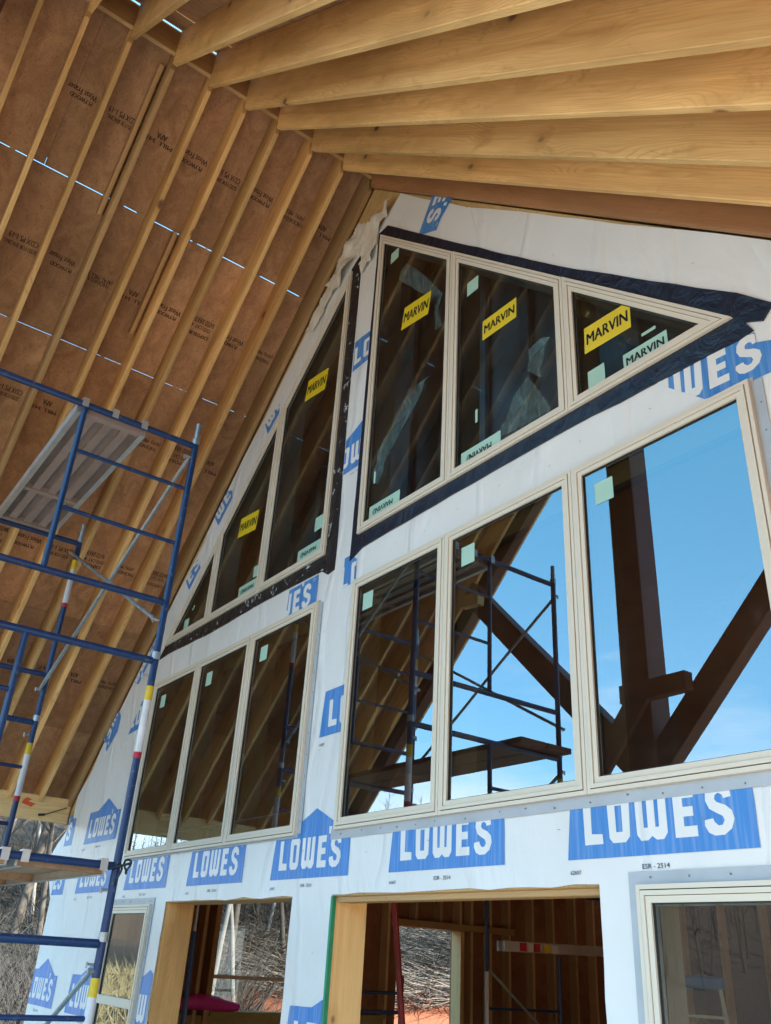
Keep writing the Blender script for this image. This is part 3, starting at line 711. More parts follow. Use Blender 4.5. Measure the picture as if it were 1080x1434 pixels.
w1 = empty('triple_window', (-2.85, 0, .637), 'wide three-pane picture window with beige frame mirroring blue sky and dark timber', 'window')
xs = [-4.247, -3.333, -2.3935, -1.45]
for i in range(3):
    u = window_unit(pts_rect(xs[i] + .0015, G1[1], xs[i + 1] - .0015, G1[3]), w1)
    squares(u, [((-4.08, 1.96), (-3.15, 1.95), (-2.215, 1.95))[i]])
fins(G1, .048, w1, sides='br'); fins(G1, .012, w1, sides='tl', nails=False)
w2 = empty('triple_window', (-6.05, 0, .637), 'three-pane window with beige frame, behind the scaffold leg and under the black-taped windows', 'window')
for i in range(3):
    x0 = -7.433 + i * .9207
    u = window_unit(pts_rect(x0 + .0015, G2[1], x0 + .9192, G2[3]), w2)
    squares(u, [((-7.20, 1.92), (-6.285, 1.93), (-5.385, 1.93))[i]])
fins(G2, .045, w2, sides='r'); fins(G2, .012, w2, sides='tlb', nails=False)
w3 = empty('gable_window', (-2.85, 0, 2.47), 'raked three-pane gable window framed by navy flashing tape, with three yellow stickers', 'window')
def top3(x): return 5.146 - (x + 4.247) * (5.146 - 2.47) / (4.247 - 1.475)
x_ = [-4.247, -3.328, -2.388]
U = []
for i in range(2): U.append(window_unit([(x_[i] + .0015, 2.47), (x_[i + 1] - .0015, 2.47), (x_[i + 1] - .0015, top3(x_[i + 1])), (x_[i] + .0015, top3(x_[i]))], w3, 'glass_up'))
U.append(window_unit([(x_[2] + .0015, 2.47), (-1.475, 2.47), (x_[2] + .0015, top3(x_[2]))], w3, 'glass_up'))
sticker(-3.73, 4.02, .31, .19, MT['yellow'], U[0], 'MARVIN', ang=R(-9))
sticker(-2.895, 3.395, .29, .145, MT['yellow'], U[1], 'MARVIN', ang=R(-1))
sticker(-2.125, 2.835, .29, .16, MT['yellow'], U[2], 'MARVIN', ang=R(-2))
sticker(-3.97, 2.575, .33, .105, MT['green'], U[0], 'MARVIN', True, .55, .36); emblem(-4.075, 2.575, .022, U[0])
sticker(-3.055, 2.555, .33, .115, MT['green'], U[1], 'MARVIN', True, .55, .36); emblem(-3.15, 2.555, .022, U[1])
T3 = inset([(x_[2] + .0015, 2.47), (-1.475, 2.47), (x_[2] + .0015, top3(x_[2]))], .062)
sticker(-1.92, 2.565, .25, .10, MT['green'], U[2], 'MARVIN', False, .85, .45, clip=T3)
squares(U[0], [(-4.04, 4.77)], .10); squares(U[1], [(-3.135, 3.825)]); squares(U[2], [(-2.21, 2.587)])
sticker(-3.09, 2.81, .02, .09, MT['green'], U[1]); sticker(-1.89, 2.665, .08, .018, MT['green'], U[2]); sticker(-4.10, 2.84, .02, .09, MT['green'], U[0])
w4 = empty('gable_window', (-6.0, 0, 2.462), 'raked three-pane gable window beside the sloping rafter, framed by black tape with two yellow stickers', 'window')
def top4(x): return 5.055 - (-4.644 - x) * (5.055 - 2.462) / (7.385 - 4.644)
x_ = [-4.644, -5.584, -6.500]
V = []
for i in range(2): V.append(window_unit([(x_[i + 1] + .0015, 2.462), (x_[i] - .0015, 2.462), (x_[i] - .0015, top4(x_[i])), (x_[i + 1] + .0015, top4(x_[i + 1]))], w4, 'glass_up'))
V.append(window_unit([(-7.385, 2.462), (x_[2] - .0015, 2.462), (x_[2] - .0015, top4(x_[2]))], w4, 'glass_up'))
sticker(-5.05, 4.125, .32, .20, MT['yellow'], V[0], 'MARVIN', ang=R(-8))
T4 = inset([(x_[2] + .0015, 2.462), (x_[1] - .0015, 2.462), (x_[1] - .0015, top4(x_[1])), (x_[2] + .0015, top4(x_[2]))], .062)
sticker(-5.97, 3.20, .33, .18, MT['yellow'], V[1], 'MARVIN', ang=R(-6))
sticker(-4.875, 2.57, .33, .10, MT['green'], V[0], 'MARVIN', True, .55, .36); emblem(-4.98, 2.57, .022, V[0])
sticker(-5.80, 2.565, .33, .10, MT['green'], V[1], 'MARVIN', True, .55, .36); emblem(-5.905, 2.565, .022, V[1])
squares(V[0], [(-4.78, 2.76)]); squares(V[1], [(-5.695, 2.68)], .09); squares(V[2], [(-6.97, 2.57)], .10)
sticker(-6.86, 2.70, .05, .02, MT['green'], V[2], ang=R(40))
def hung(r, label, name='hung_window'):
    x0, z0, x1, z1 = r; wn = empty(name, ((x0 + x1) / 2, 0, z0), label, 'window')
    u = window_unit(pts_rect(x0, z0, x1, z1), wn, 'glass_up' if x0 > -3 else 'glass', yb=.16)
    zm = -.365
    b = MB(); b.box((x0 + .058, .003, zm - .03), (x1 - .058, .044, zm + .03)); b.build('meeting_rail', MT['frame'], u, bevel=.004)
    fins(r, .045, wn); return wn
hung(WL, 'narrow hung window with pale frame behind the scaffold leg, showing dry yellow grass')
hung(WR, 'hung window with wide beige frame in the lower corner, a stepladder showing through its glass')

# ------------------------------------------------------------------ porch roof
roof = empty('porch_roof', (XR, -1.7, ZR), 'steep open porch roof of pine rafters and reddish plywood sheathing', 'roof')
DL = Vector((-CA, 0, -SA)); NL = Vector((-SA, 0, CA)); DR = Vector((CA, 0, -SA)); NR = Vector((SA, 0, CA))
Lr = (9.31 + XR) / CA
def rafter_mesh(L):
    b = MB(); w = .019; k = -.969
    pr = [(.0, 0), (L, 0), (L, DEP), (k * DEP, DEP)]
    b.add([(x, -w, z) for x, z in pr] + [(x, w, z) for x, z in pr], [(0, 1, 2, 3), (7, 6, 5, 4), (1, 0, 4, 5), (2, 1, 5, 6), (3, 2, 6, 7), (0, 3, 7, 4)])
    return b
YS = [-3.36, -3.065, -2.76, -2.457, -2.142, -1.808, -1.513, -1.208, -.915, -.597, -.290]
proto = None
def put_rafter(y, side, par, mat, dz=0):
    global proto
    d, nn = (DL, NL) if side < 0 else (DR, NR)
    p = Vector((XR + side * .020, y + random.uniform(-.004, .004), ZR - .004 + dz - .0194 + random.uniform(-.004, .004)))
    mw = frame_mw(p, d, nn)
    if proto is None: proto = {}
    if mat.name not in proto:
        o = rafter_mesh(Lr).build('rafter', mat, par, mw, bevel=.003); proto[mat.name] = o
    else: o = copy_obj(proto[mat.name], mw, par)
    return o
for i, y in enumerate(YS):
    put_rafter(y, -1, roof, MT['rafter_warm'] if i == 5 else MT['rafter']); put_rafter(y, 1, roof, MT['rafter'])
put_rafter(.006, -1, roof, MT['rafter_warm']); put_rafter(.006, 1, roof, MT['rafter_red'])
board('ridge_board', (XR, -3.4, 6.08), (XR, 8.3, 6.08), .036, .24, MT['rafter_warm'], roof)
# short scabs nailed beside rafters
for y, s0, s1 in ((-1.865, .02, 1.25), (-1.272, 1.10, 2.02)):
    p = Vector((XR, y, ZR)) + DL * s0 + NL * (DEP - .095); q = Vector((XR, y, ZR)) + DL * s1 + NL * (DEP - .095)
    board('scab_board', p, q, .036, .09, MT['rafter_warm'], roof, up=NL, z0=0)
# sheathing courses
def course(side, s0, s1, y0, y1, par=roof, off=0, mat=None, th=.012, nm='sheathing_panel'):
    d, nn = (DL, NL) if side < 0 else (DR, NR)
    o = Vector((XR, 0, ZR)) + nn * (DEP + off)
    b = MB(); vs = []
    for h in (0, th):
        for s_, y in ((s0, y0), (s1, y0), (s1, y1), (s0, y1)): v = o + d * s_ + nn * h; vs.append((v.x, y, v.z))
    b.add(vs, [(0, 1, 2, 3), (7, 6, 5, 4), (0, 4, 5, 1), (1, 5, 6, 2), (2, 6, 7, 3), (3, 7, 4, 0)])
    return b.build(nm, mat or MT['ply_roof'], par, recalc=True)
ROWS = [(-.27, 1.100), (1.1045, 2.312), (2.3160, 3.536), (3.538, 4.757), (4.759, 5.978), (5.98, 6.85)]
butts = {0: [-2.35, .09], 1: [-1.15], 2: [-2.40, .06], 3: [-1.25], 4: [-2.40, .05], 5: [-1.2]}
panels = {}
for side in (-1, 1):
    for r, (a, b_) in enumerate(ROWS):
        if side > 0 and r == 0: a = .245
        if side > 0: a += (0 if r == 0 else 0); 
        ys = [-3.42] + [y for y in butts[r] if y < .05] + [.10]
        for k in range(len(ys) - 1):
            panels[(side, r, k)] = course(side, a if r else a, b_, ys[k] + (.0012 if k else 0), ys[k + 1] - .0012)
course(1, -.27, .234, -3.42, 8.3)
for side in (-1, 1):
    course(side, 2.36, 6.85, -3.42, 8.3, off=.0135, mat=MT['seam_block'], th=.004, nm='seam_light_block')  # dark slabs added above the sheathing to block light at the seams
    if side > 0: course(side, .28, 2.36, -3.42, 8.3, off=.0135, mat=MT['seam_block'], th=.004, nm='seam_light_block')
    for k in range(2):
        course(side, -.27, 1.04, -3.42, .1, off=.0135, mat=MT['seam_block'], th=.004, nm='seam_light_block') if side < 0 and k == 0 else None
rb = random.Random(11)  # small strips added to interrupt the light coming through two seams
for s_ in (1.1027, 2.3145):
    b = MB()
    for k in range(20):
        y = rb.uniform(-3.2, 0) ; L_ = rb.uniform(.01, .07); o_ = Vector((XR, 0, ZR)) + NL * (DEP + .001); p = o_ + DL * (s_ - .006); q = o_ + DL * (s_ + .006)
        b.add([(p.x, y, p.z), (q.x, y, q.z), (q.x, y + L_, q.z), (p.x, y + L_, p.z)], [(0, 1, 2, 3)])
    b.build('seam_blockers', MT['ply_roof'], roof)
# inked stamps on the underside: lines of text running along the course
def stamp(side, s, y, w, h, txt, par):
    d, nn = (DL, NL) if side < 0 else (DR, NR)
    o = Vector((XR, 0, ZR)) + nn * (DEP - .0015)
    tv, tf_ = text_mesh(txt, .012)
    b = MB()
    vs = [o + d * (s + (v - .5) * h) + Vector((0, y - (u - .5) * w, 0)) for u, v in tv]
    b.add([tuple(v) for v in vs], [f[::-1] for f in tf_])
    b.build('ink_stamp', MT['stamp'], par)
LINES = [['West Fraser', 'PLYWOOD'], ['APA', 'MILL 341'], ['RATED SHEATHING', '15/32 CAT  40/20', 'EXPOSURE 1'], ['CDX PS 1-19', 'SIZED FOR SPACING'], ['(APA)  MILL 341', 'THICKNESS 0.451']]
ymid = [(YS[i] + YS[i + 1]) / 2 for i in range(3, len(YS) - 1)] + [-.14]
rs = random.Random(3)
for s_row, rr in ((.515, 0), (1.73, 1), (2.90, 2), (4.14, 3), (5.38, 4)):
    for i, y in enumerate(ymid):
        if rs.random() < .10: continue
        if s_row in (.515,) and i == 0: pass
        L = LINES[(i * 3 + rr * 2 + rs.randrange(2)) % 5]
        key = (-1, rr, 0)
        for k in range(3):
            ys = [-3.42] + [q for q in butts[rr] if q < .05] + [.10]
            if k < len(ys) - 1 and ys[k] <= y <= ys[k + 1]: key = (-1, rr, k)
        for j, t in enumerate(L):
            w = min(.25, .028 * len(t)) * rs.uniform(.85, 1); stamp(-1, s_row + (j - (len(L) - 1) / 2) * .062 + rs.uniform(-.012, .012), y + rs.uniform(-.02, .02), w, .046 if j == 0 else .034, t, panels[key])

# eave beams with posts
beamL = empty('eave_beam', (-9.28, -1.7, 1.03), 'pale doubled timber beam carrying the lower ends of the sloping rafters', 'beam')
board('beam_ply', (-9.24, -3.5, 1.168), (-9.24, .02, 1.168), .045, .235, MT['pale'], beamL)
board('beam_ply', (-9.287, -3.5, 1.173), (-9.287, .5, 1.173), .045, .235, MT['pale'], beamL)
b = MB(); b.add([(-9.2165, -.46, 1.19), (-9.2165, -.36, 1.165), (-9.2165, -.33, 1.20), (-9.2165, -.40, 1.215), (-9.2165, -.37, 1.235), (-9.2165, -.42, 1.25), (-9.2165, -.45, 1.225)], [tuple(range(7))]); b.build('paint_mark', MT['orange'], beamL)
b = MB(); pr = None
for k in range(6):
    a = Vector((-9.205 + .004 * math.sin(k), -.02 - .04 * k, 1.20 - .018 * k))
    if pr: b.tube(pr, a, .0045, 6)
    pr = a
b.tube(pr, pr + Vector((.005, -.06, -.01)), .011, 8); b.build('strap_bolt', MT['hook'], beamL)
beamR = empty('eave_beam', (.40, -1.7, 1.03), 'pale timber beam under the near low ends of the rafters, above the viewer', 'beam')
board('beam_ply', (.40, -3.5, 1.14), (.40, .5, 1.14), .045, .235, MT['pale'], beamR)
board('beam_ply', (.447, -3.5, 1.145), (.447, .5, 1.145), .045, .235, MT['pale'], beamR)
for x, lb in ((-9.25, 'dark stained timber post at the outer corner under the left eave beam'), (.42, 'dark stained timber post at the outer corner under the near eave beam')):
    o = board('porch_post', (x, -3.1, GZ), (x, -3.1, 1.0), .18, .18, MT['timber'], None, up=(0, 1, 0)); tag(o, lb, 'post')

# outer timber truss (seen mirrored in the windows)
tr = empty('timber_truss', (XR, -3.1, 1.5), 'dark stained king post truss with diagonal struts at the open end of the porch', 'truss')
board('king_post', (XR - .02, -3.08, 1.40), (XR - .02, -3.08, 6.0), .25, .28, MT['timber'], tr, up=(1, 0, 0), bevel=.008)
def on_roof(x): return ZR - M * abs(x - XR)
board('strut', (XR - .02, -3.06, 1.42), (-6.66, -3.06, on_roof(-6.66) - .02), .14, .23, MT['timber'], tr, up=(0, 0, 1), bevel=.006)
board('strut', (XR - .02, -3.06, 1.40), (-2.20, -3.06, on_roof(-2.20) - .02), .14, .23, MT['timber'], tr, up=(0, 0, 1), bevel=.006)
for sd in (-1, 1):
    p = Vector((XR + sd * .02, -3.21, ZR - .16)); d = DL if sd < 0 else DR
    board('principal_rafter', p, p + d * 6.9, .12, .20, MT['timber'], tr, up=(0, 0, 1), z0=0, bevel=.006)
board('cross_brace_timber', (-5.02, -2.90, 1.30), (-4.33, -2.90, 2.10), .05, .19, MT['timber'], tr, up=(0, 0, 1), bevel=.004)
board('stub_beam', (-4.56, -2.91, 2.07), (-3.91, -2.91, 2.07), .10, .15, MT['timber'], tr, bevel=.004)
o = board('cut_block', (-6.62, -2.9, 3.50), (-6.32, -2.9, 3.46), .10, .13, MT['rafter'], tr)

# ------------------------------------------------------------------ scaffolding
def frame_tower(x0, yn, yo, z0, flip, label, tags=True, name='scaffold', leg_mat=None):
    """one welded walk-through frame: two legs, top and bottom rail, ladder post and rungs; near leg at yn (wall side), outer leg at yo"""
    o = empty(name, (x0, (yn + yo) / 2, z0), label, 'scaffold frame', 'blue scaffold frames')
    H = 1.52; r = .0215
    def leg(y, xo=0):
        b = MB(); b.tube((x0, y, z0 + .005), (x0, y, z0 + H - .01), r, 14)
        lg = b.build('leg', MT['blue'], o, smooth=False)
        b = MB(); b.tube((x0, y, z0 + H - .035), (x0, y, z0 + H + .01), r + .004, 14); b.tube((x0, y, z0 + H + .01), (x0, y, z0 + H + .135), r - .004, 14)
        b.tube((x0, y, z0 + H + .045), (x0, y, z0 + H + .055), r - .001, 14)
        b.build('coupling_pin', MT['galv'], lg)
        for zz in (.21, 1.38):
            b = MB(); b.tube((x0, y, z0 + zz), (x0 - .005, y - .06, z0 + zz), .006, 8); b.tube((x0 - .006, y - .058, z0 + zz - .018), (x0 - .006, y - .058, z0 + zz + .012), .006, 8); b.build('lock_pin', MT['galv'], lg)
        return lg
    l1 = leg(yn); l2 = leg(yo)
    if tags:
        for y, l in ((yn, l1), (yo, l2)):
            b = MB(); b.tube((x0, y, z0 + 1.235), (x0, y, z0 + 1.32), r + .0012, 14, 0); b.tube((x0, y, z0 + .93), (x0, y, z0 + 1.235), r + .0012, 14, 1); b.tube((x0, y, z0 + .90), (x0, y, z0 + .935), r + .0016, 14, 2)
            b.build('safety_tag', [MT['tag_yellow'], MT['tag_white'], MT['tag_red']], l)
    b = MB(); b.tube((x0, yn - .02, z0 + H - .045), (x0, yo + .02, z0 + H - .045), r, 14); b.build('top_rail', MT['blue'], o)
    b = MB(); b.tube((x0, yn - .02, z0 + .33), (x0, yo + .02, z0 + .33), r * .95, 14); b.build('bottom_rail', MT['blue'], o)
    ym = (yn + yo) / 2
    b = MB(); b.tube((x0, ym, z0 + .34), (x0, ym, z0 + H - .06), r * .85, 12); b.build('ladder_post', MT['blue'], o)
    ye = yo if flip else yn
    for zz in (.74, 1.14):
        b = MB(); b.tube((x0, ym, z0 + zz), (x0, ye, z0 + zz), r * .62, 10); b.build('rung', MT['blue'], o)
    return o
AX, AN, AO = -4.88, -.95, -2.47
BX, BN, BO = -6.92, -1.06, -2.53
frame_tower(AX, AN, AO, 1.57, False, 'top blue scaffold frame of the nearer stack, with rungs on its wall side', tags=False)
frame_tower(AX, AN, AO, .05, True, 'middle blue scaffold frame of the nearer stack, carrying the low walkboards')
frame_tower(AX, AN, AO, -1.47, False, 'lowest blue scaffold frame of the nearer stack, yellow tag near its top')
frame_tower(BX, BN, BO, 1.52, True, 'top blue scaffold frame of the farther stack, ending under the rafters')
frame_tower(BX, BN, BO, .0, False, 'middle blue scaffold frame of the farther stack beyond the ladder post')
frame_tower(BX, BN, BO, -1.52, True, 'lowest blue scaffold frame of the farther stack, standing on the ground')
for x, y in ((AX, AN), (AX, AO), (BX, BN), (BX, BO)):
    o = empty('screw_jack', (x, y, GZ), 'steel screw jack and base plate under a scaffold leg', 'jack', 'screw jacks under the scaffold')
    b = MB(); b.box((x - .07, y - .07, GZ), (x + .07, y + .07, GZ + .008)); b.build('base_plate', MT['galv'], o)
    b = MB(); b.tube((x, y, GZ), (x, y, -1.5), .016, 10); b.tube((x, y, -1.52), (x, y, -1.49), .03, 10); b.build('jack_screw', MT['galv'], o)
def xbrace(pa, pb, pc, pd, label):
    o = empty('cross_brace', tuple((Vector(pa) + Vector(pb)) / 2), label, 'brace')
    for p, q in ((pa, pb), (pc, pd)):
        p = Vector(p); q = Vector(q); d = (q - p).normalized(); b = MB()
        b.tube(p + d * .05, q - d * .05, .0135, 10)
        for e, s_ in ((p, 1), (q, -1)):
            b.box((e.x - .012, e.y - .008, e.z - .03), (e.x + .012, e.y + .003, e.z + .03)) if False else b.tube(e, e + d * s_ * .08, .010, 8, 0, .0155)
            b.tube(e + Vector((0, -.02, 0)), e + Vector((0, .015, 0)), .012, 8)
        b.build('brace_tube', MT['galv'], o)
    m = (Vector(pa) + Vector(pb)) / 2; return o
g_ = .03
xbrace((AX, AN - g_, 2.95), (BX, BN - g_, 1.73), (AX, AN - g_ - .02, 1.78), (BX, BN - g_ - .02, 2.90), 'silver cross brace between the two top scaffold frames on the wall side')
xbrace((AX, AO - g_, 2.95), (BX, BO - g_, 1.73), (AX, AO - g_ - .02, 1.78), (BX, BO - g_ - .02, 2.90), 'silver cross brace between the two top scaffold frames on the open side')
xbrace((AX, AO - g_, 1.43), (BX, BO - g_, .21), (AX, AO - g_ - .02, .26), (BX, BO - g_ - .02, 1.38), 'silver cross brace between the two middle scaffold frames on the open side')
xbrace((AX, AN - g_, -.12), (BX, BN - g_, -1.31), (AX, AN - g_ - .02, -1.26), (BX, BN - g_ - .02, -.14), 'silver cross brace between the two lowest scaffold frames on the wall side')
def walkboard(y0, y1, zt, deck, label, xa=AX, xb=BX):
    """hook-on deck lying on the rails whose centres are at zt"""
    o = empty('walkboard', ((xa + xb) / 2, (y0 + y1) / 2, zt), label, 'walkboard', 'hooked scaffold walkboards')
    z = zt + .012; L0 = xb + .03; L1 = xa - .03
    b = MB(); b.box((L0, y0 + .012, z - .012), (L1, y1 - .012, z)); b.build('deck_panel', deck, o)
    for y, s_ in ((y0, 1), (y1, -1)):
        b = MB(); b.box((L0, min(y, y + s_ * .012), z - .06), (L1, max(y, y + s_ * .012), z + .012)); b.box((L0, min(y, y + s_ * .035), z - .062), (L1, max(y, y + s_ * .035), z - .058)); b.build('side_rail', MT['alu'], o)
    n = 3 if deck is MT['deck_grey'] else 0
    for k in range(1, n + 1):
        y = y0 + (y1 - y0) * k / (n + 1); b = MB(); b.box((L0 + .02, y - .028, z - .045), (L1 - .02, y + .028, z - .012)); b.build('rib', deck if deck is MT['deck_grey'] else MT['alu'], o)
    for x, s_ in ((L0, 1), (L1, -1), ((L0 + L1) / 2 - .35, 1)):
        b = MB(); b.box((min(x, x + s_ * .05), y0 + .012, z - .055), (max(x, x + s_ * .05), y1 - .012, z - .0125)); b.build('end_channel', deck, o)
    for x in (xa, xb):
        for y in ((y0 + .035, (y0 + y1) / 2, y1 - .035) if deck is MT['deck_grey'] else (y0 + .03, y1 - .03)):
            b = MB(); b.box((x - .035, y - .02, zt + .022), (x + .035, y + .02, zt + .030))
            s_ = -1 if x == xa else 1
            b.box((min(x - s_ * .035, x - s_ * .029), y - .02, zt - .03), (max(x - s_ * .035, x - s_ * .029), y + .02, zt + .022)); b.build('hook', MT['alu'], o)
    return o
walkboard(-1.755, -1.29, 3.045, MT['deck_grey'], 'grey weathered walkboard hooked high between the two top scaffold frames')
walkboard(-1.47, -1.00, .380, MT['ply_deck'], 'plywood walkboard nearest the wall, hooked on the middle scaffold frames')
walkboard(-1.99, -1.51, .380, MT['ply_deck'], 'second plywood walkboard from the wall, on the middle scaffold frames')
for k, y in enumerate((-2.34, -2.055)):
    o = board('scaffold_plank', (-7.45, y, 1.57), (-4.75, y + .004, 1.57), .27, .045, MT['dirtywood'], None); tag(o, ('brown wooden plank lying across the scaffold at its outer edge', 'brown wooden plank lying across the scaffold, inner of the pair')[k], 'plank')
# twisted tie at the low walkboard
o = empty('tie_wire', (AX, AN, .37), 'dark twisted tie wire looped round the scaffold leg beside the low walkboard', 'wire')
b = MB()
for (dx, dy, dz, rr) in ((.05, .04, .01, .035), (.02, .0, -.03, .05)):
    pr = None
    for k in range(13):
        a = k * math.pi / 6; p = Vector((AX + dx + rr * math.cos(a), AN + dy + .01 * math.sin(a * 2), .37 + dz + rr * math.sin(a)))
        if pr: b.tube(pr, p, .006, 6)
        pr = p
b.tube((AX + .02, AN - .05, .36), (AX + .06, AN + .06, .40), .007, 6); b.build('wire_loop', MT['hook'], o)

# ------------------------------------------------------------------ interior
IX = -9.12
side = empty('side_wall', (IX, 4, GZ), 'stud framed side wall inside the house with brown plywood behind the studs', 'wall')
W1 = (1.79, -.53, 2.75, .72); W2 = (4.25, -1.35, 5.10, .405)
def yz(mb, loops, x0, x1, mi=0):
    t = MB(); t.prism(loops, x0, x1); mb.add([(v[1], v[0], v[2]) for v in t.v], [f[::-1] for f in t.f], mi)
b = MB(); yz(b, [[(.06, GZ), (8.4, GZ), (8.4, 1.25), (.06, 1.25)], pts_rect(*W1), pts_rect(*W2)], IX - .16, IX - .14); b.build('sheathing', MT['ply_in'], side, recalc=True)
for y in [.5, .9, 1.30, 1.64, 2.80, 3.2, 3.59, 4.01, 5.13, 5.22 + .1, 5.64, 5.97, 6.4, 6.79, 7.22, 7.6, 8.0]:
    board('stud', (IX - .07, y, GZ), (IX - .07, y, 1.2), .04, .14, MT['stud'], side, up=(1, 0, 0))
for y in (4.42, 4.81): board('stud', (IX - .07, y, .49), (IX - .07, y, 1.2), .04, .14, MT['stud'], side, up=(1, 0, 0))
board('stud', (IX - .05, 1.76, -1.7), (IX - .05, 1.76, 1.2), .06, .16, MT['rafter_warm'], side, up=(1, 0, 0))
board('window_header', (IX - .05, 4.05, .445), (IX - .05, 6.03, .445), .17, .075, MT['rafter_warm'], side)
board('jamb_stud', (IX - .05, 5.13, -1.7), (IX - .05, 5.13, .40), .06, .18, MT['pale'], side, up=(1, 0, 0))
board('top_plate', (IX - .07, .06, 1.22), (IX - .07, 8.3, 1.22), .14, .04, MT['stud'], side)
b = MB(); b.box((IX - .13, 1.80, -.57), (IX + .03, 4.0, -.53)); b.box((IX - .02, .3, -1.6), (IX - .005, 4.0, -.57)); b.build('sill_board', MT['osb'], side)
b = MB(); b.box((IX - .12, 1.80, -.24), (IX - .08, 2.75, -.205)); b.build('meeting_rail', MT['frame'], side)
b = MB(); b.add([(IX - .10, 1.8, -.53), (IX - .10, 2.75, -.53), (IX - .10, 2.75, .72), (IX - .10, 1.8, .72)], [(0, 1, 2, 3)]); b.build('glass_pane', MT['glass'], side)
b = MB(); b.box((IX - .16, .06, GZ + .03), (XW - .05, 8.4, GZ + .06)); o = b.build('interior_floor', MT['osb']); tag(o, kind='structure')
back = empty('back_wall', (XR, 8.3, GZ), 'stud framed back wall deep inside the house', 'wall')
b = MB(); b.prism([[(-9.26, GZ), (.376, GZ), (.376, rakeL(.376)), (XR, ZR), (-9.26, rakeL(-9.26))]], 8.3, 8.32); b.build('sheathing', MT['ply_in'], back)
x = -8.7
while x < .2:
    board('stud', (x, 8.22, GZ), (x, 8.22, rakeL(x) - .02), .04, .14, MT['stud'], back, up=(0, 1, 0)); x += .61
rs_ = empty('side_wall', (.36, 4, GZ), 'plywood side wall of the house on the near side, with an opening added to light the interior', 'wall')
b = MB(); yz(b, [[(.06, GZ), (8.4, GZ), (8.4, 1.25), (.06, 1.25)], pts_rect(2.2, -1.7, 7.2, .55)], .345, .365); b.build('sheathing', MT['ply_in'], rs_, recalc=True)  # wide opening added in this unseen wall so daylight reaches the interior
hr = empty('house_roof', (XR, 4, ZR), 'dim plywood and rafter roof over the interior of the house', 'roof')
for sd in (-1, 1): course(sd, -.27 if sd < 0 else .245, 6.85, .103, 8.34, hr, 0, MT['ply_roof'])
y = .45
while y < 8:
    put_rafter(y, -1, hr, MT['rafter']); put_rafter(y, 1, hr, MT['rafter']); y += .61
# loft partition seen through the gable windows
lp = empty('loft_partition', (-3, 1.6, 2.3), 'dark blue sheeted loft partition with upright studs behind the gable windows', 'partition')
b = MB(); b.box((-5.9, 2.25, 2.2), (-.9, 2.26, 5.0)); 
b = MB(); b.prism([[(-7.4, 2.2), (-.9, 2.2), (-.9, 2.3), (XR, 5.6), (-7.4, 2.75)]], 0.80, 0.812); b.build('blue_sheet', MT['sheet_blue'], lp)
for k in range(14):
    x = -7.0 + k * .45; zt = rakeL(x) - .15
    if zt > 2.4: board('stud', (x, .75, 2.2), (x, .75, zt), .09, .04, MT['sheet_blue'], lp, up=(0, 1, 0))
b = MB(); b.box((-9.0, .30, 2.10), (.3, 8.2, 2.20)); o = b.build('loft_floor', MT['ply_in'], None); tag(o, 'plywood loft floor inside the house behind the gable windows', 'floor')
# film pieces hanging inside the gable window
def film(poly, y, label, seed):
    rf = random.Random(seed); cx = sum(p[0] for p in poly) / len(poly); cz = sum(p[1] for p in poly) / len(poly)
    ps = []
    for k, p in enumerate(poly):
        q = poly[(k + 1) % len(poly)]; ps += [p, ((p[0] + q[0]) / 2 + rf.uniform(-.008, .008), (p[1] + q[1]) / 2 + rf.uniform(-.008, .008))]
    b = MB(); tr3 = tessellate_polygon([[Vector((p[0], p[1], 0)) for p in ps]])
    b.add([(p[0], y - .03 + rf.uniform(-.022, .022), p[1]) for p in ps], [tuple(t) for t in tr3])
    o = b.build('plastic_film', MT['film']); tag(o, label, 'plastic film')
film([(-3.58, 3.44), (-3.85, 3.35), (-4.03, 3.24), (-4.14, 3.07), (-4.20, 2.9), (-4.13, 2.82), (-4.05, 2.96), (-3.88, 3.13), (-3.68, 3.32)], .10, 'long torn strip of clear plastic film hanging low in the tallest gable pane', 1)
film([(-3.97, 4.68), (-4.03, 4.55), (-3.87, 4.37), (-3.76, 4.24), (-3.61, 4.02), (-3.57, 3.77), (-3.50, 3.77), (-3.53, 4.08), (-3.70, 4.34)], .10, 'curled clear plastic film high in the tallest gable pane, behind its yellow sticker', 4)
film([(-2.73, 2.92), (-2.56, 2.60), (-2.72, 2.58), (-2.85, 2.60), (-3.10, 2.60), (-2.92, 2.72)], .10, 'fold of clear plastic film low in the middle gable pane', 6)
film([(-2.65, 3.12), (-2.55, 3.08), (-2.59, 2.94), (-2.62, 2.84), (-2.73, 2.95), (-2.71, 3.08)], .10, 'small scrap of clear plastic film in the middle gable pane, above the fold', 9)
# interior scaffold, ladders, roll
def tubeset(name, label, cat, segs, mat, r=.0215):
    o = empty(name, segs[0][1], label, cat)
    for nm, p, q, *rr in segs:
        b = MB(); b.tube(p, q, rr[0] if rr else r, 12); b.build(nm, rr[1] if len(rr) > 1 else mat, o)
    return o
o = tubeset('scaffold', 'blue scaffold frame inside the house, behind the middle wall opening', 'scaffold frame',
        [('leg', (-7.5, 4.10, GZ + .06), (-7.5, 4.10, .95)), ('leg', (-7.5, 5.17, GZ + .06), (-7.5, 5.17, .17)), ('top_rail', (-7.5, 4.1, .77), (-7.5, 6.2, .82)), ('rail', (-7.5, 4.1, -.35), (-7.5, 5.17, -.36), .014),
         ('rail', (-7.5, 4.1, -1.0), (-7.5, 5.17, -1.0), .014)], MT['blue'])
b = MB(); b.tube((-7.5, 4.1, -.62), (-7.5, 4.1, -.02), .0228, 12); b.build('safety_tag', MT['tag_white'], o)
